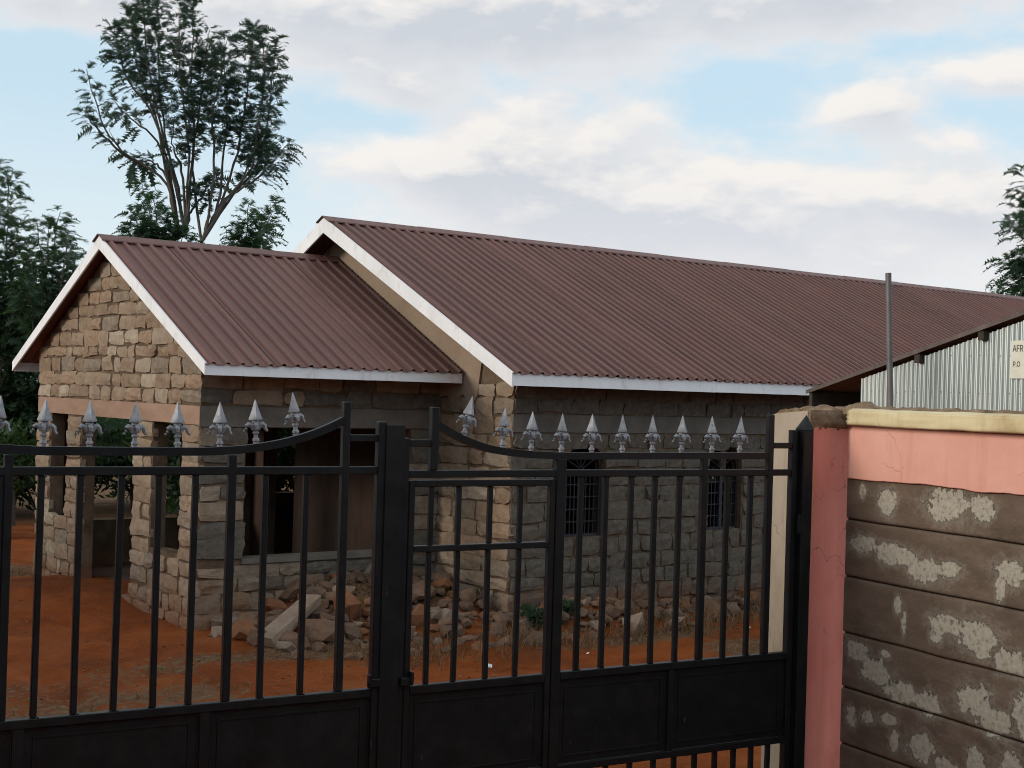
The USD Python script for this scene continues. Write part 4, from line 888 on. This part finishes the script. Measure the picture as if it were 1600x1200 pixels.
WA = math.radians(78.108); WD = np.array([-math.cos(WA), -math.sin(WA), 0]); WN = np.array([-math.sin(WA), math.cos(WA), 0]); Q0 = np.array([6.499, 5.142, 0])
FW = (Q0, WD, WN, ez)                            # (k towards the street, outward to the gateway, z)
pw = thing('perimeter_wall', 'concrete plank wall with a pink band and cream coping, right of the gate', 'wall')
def plank_mat():
    N = Nodes(); pos = N.add('geometry') + '.position'
    n = N.add('noise_texture', vector=N.add('mapping', vector=pos, scale=(1, 1, 2.2)) + '.vector', scale=4.5, detail=7.0, roughness=.65) + '.fac'
    col = N.add('rgb_ramp', fac=N.rng(n, .28, .72), ramp=[(0, (.088, .062, .045)), (.5, (.128, .091, .067)), (1, (.172, .126, .095))]) + '.color'
    n5 = N.add('noise_texture', vector=pos, scale=1.6, detail=4.0) + '.fac'
    col = N.mixc(N.rng(n5, .5, .75, 0, .6), col, (.13, .085, .060))
    pa = N.add('attribute', attribute='patch') + '.fac'
    n2 = N.add('noise_texture', vector=pos, scale=11.0, detail=9.0, roughness=.72) + '.fac'
    n3 = N.add('noise_texture', vector=pos, scale=38.0, detail=5.0, roughness=.7) + '.fac'
    q = N.m('add', pa, N.m('add', N.m('multiply', N.m('subtract', n2, .5), 1.5), N.m('multiply', N.m('subtract', n3, .5), .45)))
    f = N.m('maximum', N.m('multiply', N.rng(q, .52, .66, 0, .9, 'smoothstep'), N.rng(n3, .28, .42, .62, 1.0)), N.rng(q, .22, .62, 0, .34))
    wash = N.add('rgb_ramp', fac=N.rng(n3, .3, .7), ramp=[(0, (.27, .24, .19)), (.5, (.375, .34, .275)), (1, (.45, .41, .34))]) + '.color'
    col = N.mixc(f, col, wash)
    b = N.add('noise_texture', vector=pos, scale=60.0, detail=5.0) + '.fac'
    nm = N.add('bump', height=N.m('add', N.m('multiply', b, .5), f), strength=1.0, distance=.010) + '.normal'
    return N.make('/World/Looks/weathered_plank', surface=N.add('principled_bsdf', base_color=col, roughness=.93, specular_ior_level=.2, normal=nm) + '.BSDF')
PLANK = plank_mat()
PATCH = [(.10, 2.50, .03, .05), (.30, 2.46, .085, .085), (.78, 2.495, .20, .09), (.72, 2.44, .12, .07), (1.02, 2.48, .10, .08), (.12, 2.20, .12, .06), (.38, 2.18, .20, .065), (.62, 2.11, .16, .08), (.80, 2.15, .12, .05), (1.22, 2.18, .13, .075), (1.16, 2.10, .04, .09), (1.5, 2.22, .2, .08),
         (.42, 1.90, .035, .06), (.47, 1.82, .02, .08), (.80, 1.86, .14, .06), (1.02, 1.82, .16, .11), (1.24, 1.74, .16, .08), (.72, 1.80, .06, .06), (1.55, 1.85, .18, .09),
         (.10, 1.60, .10, .07), (.26, 1.51, .14, .08), (.46, 1.43, .17, .07), (.66, 1.42, .12, .075), (1.00, 1.50, .14, .10), (1.14, 1.42, .14, .08), (1.34, 1.50, .10, .12), (.33, 1.62, .05, .03),
         (.06, 1.22, .05, .07), (.20, 1.25, .06, .05), (.36, 1.27, .09, .04), (.42, 1.17, .05, .07), (.62, 1.18, .13, .09), (.82, 1.12, .14, .06), (1.02, 1.20, .08, .09), (1.26, 1.22, .10, .10), (.5, .9, .2, .08), (1.1, .85, .2, .08)]
zj = [2.590, 2.330, 2.0045, 1.6815, 1.369, 1.050, .730, .410, .090, -.20]
r = np.random.default_rng(33)
for k0, k1 in ((-.03, 2.0), (2.08, 4.08)):
    for z1, z0 in zip(zj[:-1], zj[1:]):
        ks = np.linspace(k0, k1, 110); zs = np.concatenate([[z0 + .001, z0 + .006, z0 + .011], np.linspace(z0 + .020, z1 - .020, 14), [z1 - .011, z1 - .006, z1 - .001]])
        Kg, Zg = np.meshgrid(ks, zs, indexing='ij'); off = r.uniform(-.003, .003)
        O = off + np.zeros_like(Kg); d = np.minimum(Zg - zs[0], zs[-1] - Zg); O -= .016 * np.clip(1 - d / .013, 0, 1) ** 1.5; O += (meshkit.fbm(np.stack([Kg * 5, Zg * 5, Kg * 0 + z0], -1), 3, 8) - .5) * .006
        jog = lambda zz: (meshkit.noise(np.stack([Kg * 4, Kg * 0 + zz * 7, Kg * 0], -1), 2) - .5) * .008
        w_ = (Zg - z0) / (z1 - z0); Zg = Zg + jog(z0) * (1 - w_) + jog(z1) * w_
        m = np.zeros_like(Kg)
        for a, b, c, d_ in PATCH: m = np.maximum(m, np.exp(-(((Kg - a) / c) ** 2 + ((Zg - b) / d_) ** 2) * .75))
        if k0 > 1: m = m * 0 + np.clip(meshkit.fbm(np.stack([Kg * 2.2, Zg * 4, Kg * 0], -1), 3, 18) * 1.6 - .45, 0, 1)
        g = G(FW).sheet(np.stack([Kg, O, Zg], -1), .045, (0, 1, 0)); mm = np.concatenate([m.ravel(), m.ravel() * 0])
        obj('plank', g, PLANK, pw, smooth=True, attr={'patch': mm})
for k in (2.0, 4.08): obj('wall_post', G(FW).cbox((k + .004, -.12, -.2), (k + .076, .02, 2.566), .006), PLANK, pw)
obj('pink_band', G(FW).sheet((lambda K_, Z_: np.stack([K_, .016 + (meshkit.fbm(np.stack([K_ * 4, Z_ * 6, K_ * 0], -1), 3, 6) - .5) * .010, Z_ + (meshkit.fbm(np.stack([K_ * 5, K_ * 0, K_ * 0], -1), 3, 4) - .5) * .018 * (Z_ < 2.6)], -1))(*np.meshgrid(np.linspace(-.012, 5.6, 180), np.concatenate([[2.568, 2.575], np.linspace(2.60, 2.8665, 10)]), indexing='ij')), .14, (0, 1, 0)), PINK, pw, smooth=True)
obj('coping', G(FW).sheet((lambda K_, A_: np.stack([K_ + .006 * np.sin(A_ * 9), .034 + np.where(A_ > 7.5, -(A_ - 7.5) * .10, 0) - .006 * (A_ < .5) + (meshkit.fbm(np.stack([K_ * 6, A_ * .5, K_ * 0], -1), 4, 3) - .5) * .012, 2.868 + np.minimum(A_, 8) / 8 * .098 + (meshkit.fbm(np.stack([K_ * 3.5, A_ * 0, K_ * 0], -1), 3, 5) - .5) * .010], -1))(*np.meshgrid(np.linspace(-.015, 5.6, 180), np.arange(10.0), indexing='ij')), .20, (0, 1, 0)), CAP, pw, smooth=True)
obj('mortar_crust', lumpy(-.10, 5.5, -.17, -.01, 2.962, .030, 260, 9, 15, FW, lambda x, y: .03 * np.exp(-((x + .02) / .09) ** 2) + .012 * np.exp(-((x - .4) / .12) ** 2)), ROUGHMUD, pw, smooth=60)

# ------------------------------------------------------------------ added street side, unseen behind and beside the viewer, to block light
STREET = mat('dusty_brown_plaster', [(0, (.10, .075, .06)), (1, (.16, .12, .095))], rough=.9, scale=2.0)
sb = thing('street_building', 'added plastered house across the street, out of view, blocking sky light', 'building')  # unseen house, added to hold back sky light from behind the viewer
FB = (np.array([0.25, -6.5, 0]), T, NB, ez)
obj('wall', G(FB).box((-15, -8, -.2), (34, 0, 5.6)), STREET, sb)
obj('roof', G(FB).add([[-11.4, .5, 5.6], [34.4, .5, 5.6], [34.4, -8.5, 5.6], [-11.4, -8.5, 5.6], [-11.4, -4, 7.2], [34.4, -4, 7.2]], [[0, 1, 5, 4], [2, 3, 4, 5]]), RUSTROOF, sb)
for k in range(11):
    for z in (.9, 3.6):
        w = obj('window', G(FB).box((-9 + 4 * k, .002, z), (-7.6 + 4 * k, .03, z + 1.4)), STEEL, sb)  # panels that only dress the added house
fl = thing('perimeter_wall', 'added concrete plank wall left of the gateway, out of view, for shade', 'wall')  # invented flank wall, added to shade the gate and the wall opposite
FL = (P0 + T * -5.22 - NB * .1, WD, -WN, ez)
for z1, z0 in zip(zj[:-1], zj[1:]): obj('plank', G(FL).cbox((0, -.06, z0), (1.7, 0, z1 - .001), .006), PLANK, fl)
obj('coping', G(FL).cbox((-.05, -.14, 2.868), (1.75, .03, 2.968), .01), CAP, fl); obj('pink_band', G(FL).cbox((-.02, -.1, 2.591), (1.72, .015, 2.867), .005), PINK, fl)

# ------------------------------------------------------------------ leaning pole behind the wall
p1, p0 = np.array([6.809, 5.158, 3.765]), np.array([6.7985, 5.1095, 2.976]); d = (p1 - p0) / (p1 - p0)[2]
obj('leaning_pole', G().tube([p0 - d * 3.0, p0, p1 - d * .002, p1], [.0175, .0175, .0175, .0165], 10), POLE, None, 'thin grey metal pole leaning slightly, behind the perimeter wall', 'pole', smooth=50)

# ------------------------------------------------------------------ corrugated iron shed
FS = (Q0 - WN * 5.0, WD, WN, ez)
def ks(P): return float((np.asarray(P) - Q0) @ WD)
kL, kLo, kHi = ks((12.601, 9.8545, 0)), ks((12.782, 10.715, 0)), ks((12.126, 7.599, 0)); zLo, zHi = 3.105, 3.885
rs_ = (zHi - zLo) / (kHi - kLo)
def roof_z(k): return zLo + (k - kLo) * rs_
shed = thing('iron_shed', 'corrugated iron shed with a sloping rusty roof behind the perimeter wall', 'shed')
k = kL; r = np.random.default_rng(77); q = 0
while k < kHi + 2.2:
    k1 = k + .66; n = int(.66 / .066 * 8); xs = np.linspace(k - .01, k1 + .012, n + 1); lift = .005 * (q % 2)
    rowz = [0.0, 1.0]
    grid = np.array([[[x, .0125 * math.cos((x - kL) / .066 * 2 * math.pi) + lift + r.normal(0, .0005), z if i == 0 else (roof_z(x) - .055)] for x in xs] for i, z in enumerate((-.1, 9.0))])
    obj('corrugated_sheet', G(FS).sheet(grid, .002, (0, 1, 0)), GALV, shed, smooth=60); k = k1; q += 1
g = G(FS); o = np.array([[1, 0, 0], [-1, 0, 0], [0, 0, 1], [0, 0, -1], [0, 1.0, 0]])
for zz in (3.13, 3.50):
    for kk in np.arange(kL + .05, kHi + 1, .132):
        if r.random() < .3 or roof_z(kk) < zz + .1: continue
        g.add(np.array([kk, .014, zz + r.uniform(-.008, .008)]) + o * .008, [[0, 2, 4], [2, 1, 4], [1, 3, 4], [3, 0, 4]])
obj('nail_head', g, INK, shed, kind='stuff')
back = 5.5
ka, kb = kLo, kHi + 2.4
v = np.array([[ka, .08, roof_z(ka)], [kb, .08, roof_z(kb)], [kb, -back, roof_z(kb)], [ka, -back, roof_z(ka)]])
g = G(FS); n = int(back / .076 * 4); ys = np.linspace(-back, .08, n + 1); hh = .009 * np.cos(ys / .076 * 2 * math.pi)
g.sheet(np.array([[[x, y, roof_z(x) + h] for y, h in zip(ys, hh)] for x in (ka, (ka + kb) / 2, kb)]), .002, (0, 0, 1)); obj('roof', g, RUSTROOF, shed, smooth=60)
g = G(FS); kk = [ka, (ka + kb) / 2 - .9, kb]
for i in range(2):
    a, b = kk[i] - (.05 if i else 0), kk[i + 1]; e = .004 * i
    g.add([[a, .082 + e, roof_z(a) + .022], [b, .082 + e, roof_z(b) + .022], [b, .082 + e, roof_z(b) - .022], [a, .082 + e, roof_z(a) - .022], [a, .079 + e, roof_z(a) + .022], [b, .079 + e, roof_z(b) + .022], [b, .079 + e, roof_z(b) - .022], [a, .079 + e, roof_z(a) - .022]], [[0, 1, 2, 3], [4, 7, 6, 5], [0, 4, 5, 1], [3, 2, 6, 7], [0, 3, 7, 4], [1, 5, 6, 2]])
obj('roof_edge', g, RUSTROOF, shed)
obj('eave_beam', G(FS).cbox((kLo + .03, -back + .1, zLo - .20), (kLo + .09, .06, zLo + .008), .004), WOOD, shed)
for P in ((12.226, 8.075), (12.41, 8.949)):
    c = ks((*P, 0)); obj('purlin', G(FS).cbox((c - .035, -back + .1, roof_z(c) - .115), (c + .045, .072, roof_z(c) - .026), .004), WOOD, shed)
obj('end_wall', G(FS).box((kL - .004, -back + .2, -.1), (kL + .010, -.012, roof_z(kL) - .06)), GALV, shed)
ksn = ks((12.152, 7.724, 0))
sg = thing('sign_board', 'cream sign board with dark lettering on the iron shed, at the right edge', 'sign')
obj('board', G(FS).cbox((ksn, .016, 3.275), (ksn + 1.15, .030, 3.64), .002), SIGN, sg)
for txt, k0, z0, h in (('AFR', ksn + .025, 3.535, .062), ('P.O', ksn + .032, 3.390, .050)):
    tm = meshkit.text_mesh(txt, h, .002, bold=True); v = np.array(tm.vertices)
    obj('lettering', G(FS).add(np.stack([v[:, 0] * .82 + k0, v[:, 2] + .0302, v[:, 1] + z0], 1), np.array(tm.faces)), INK, sg)
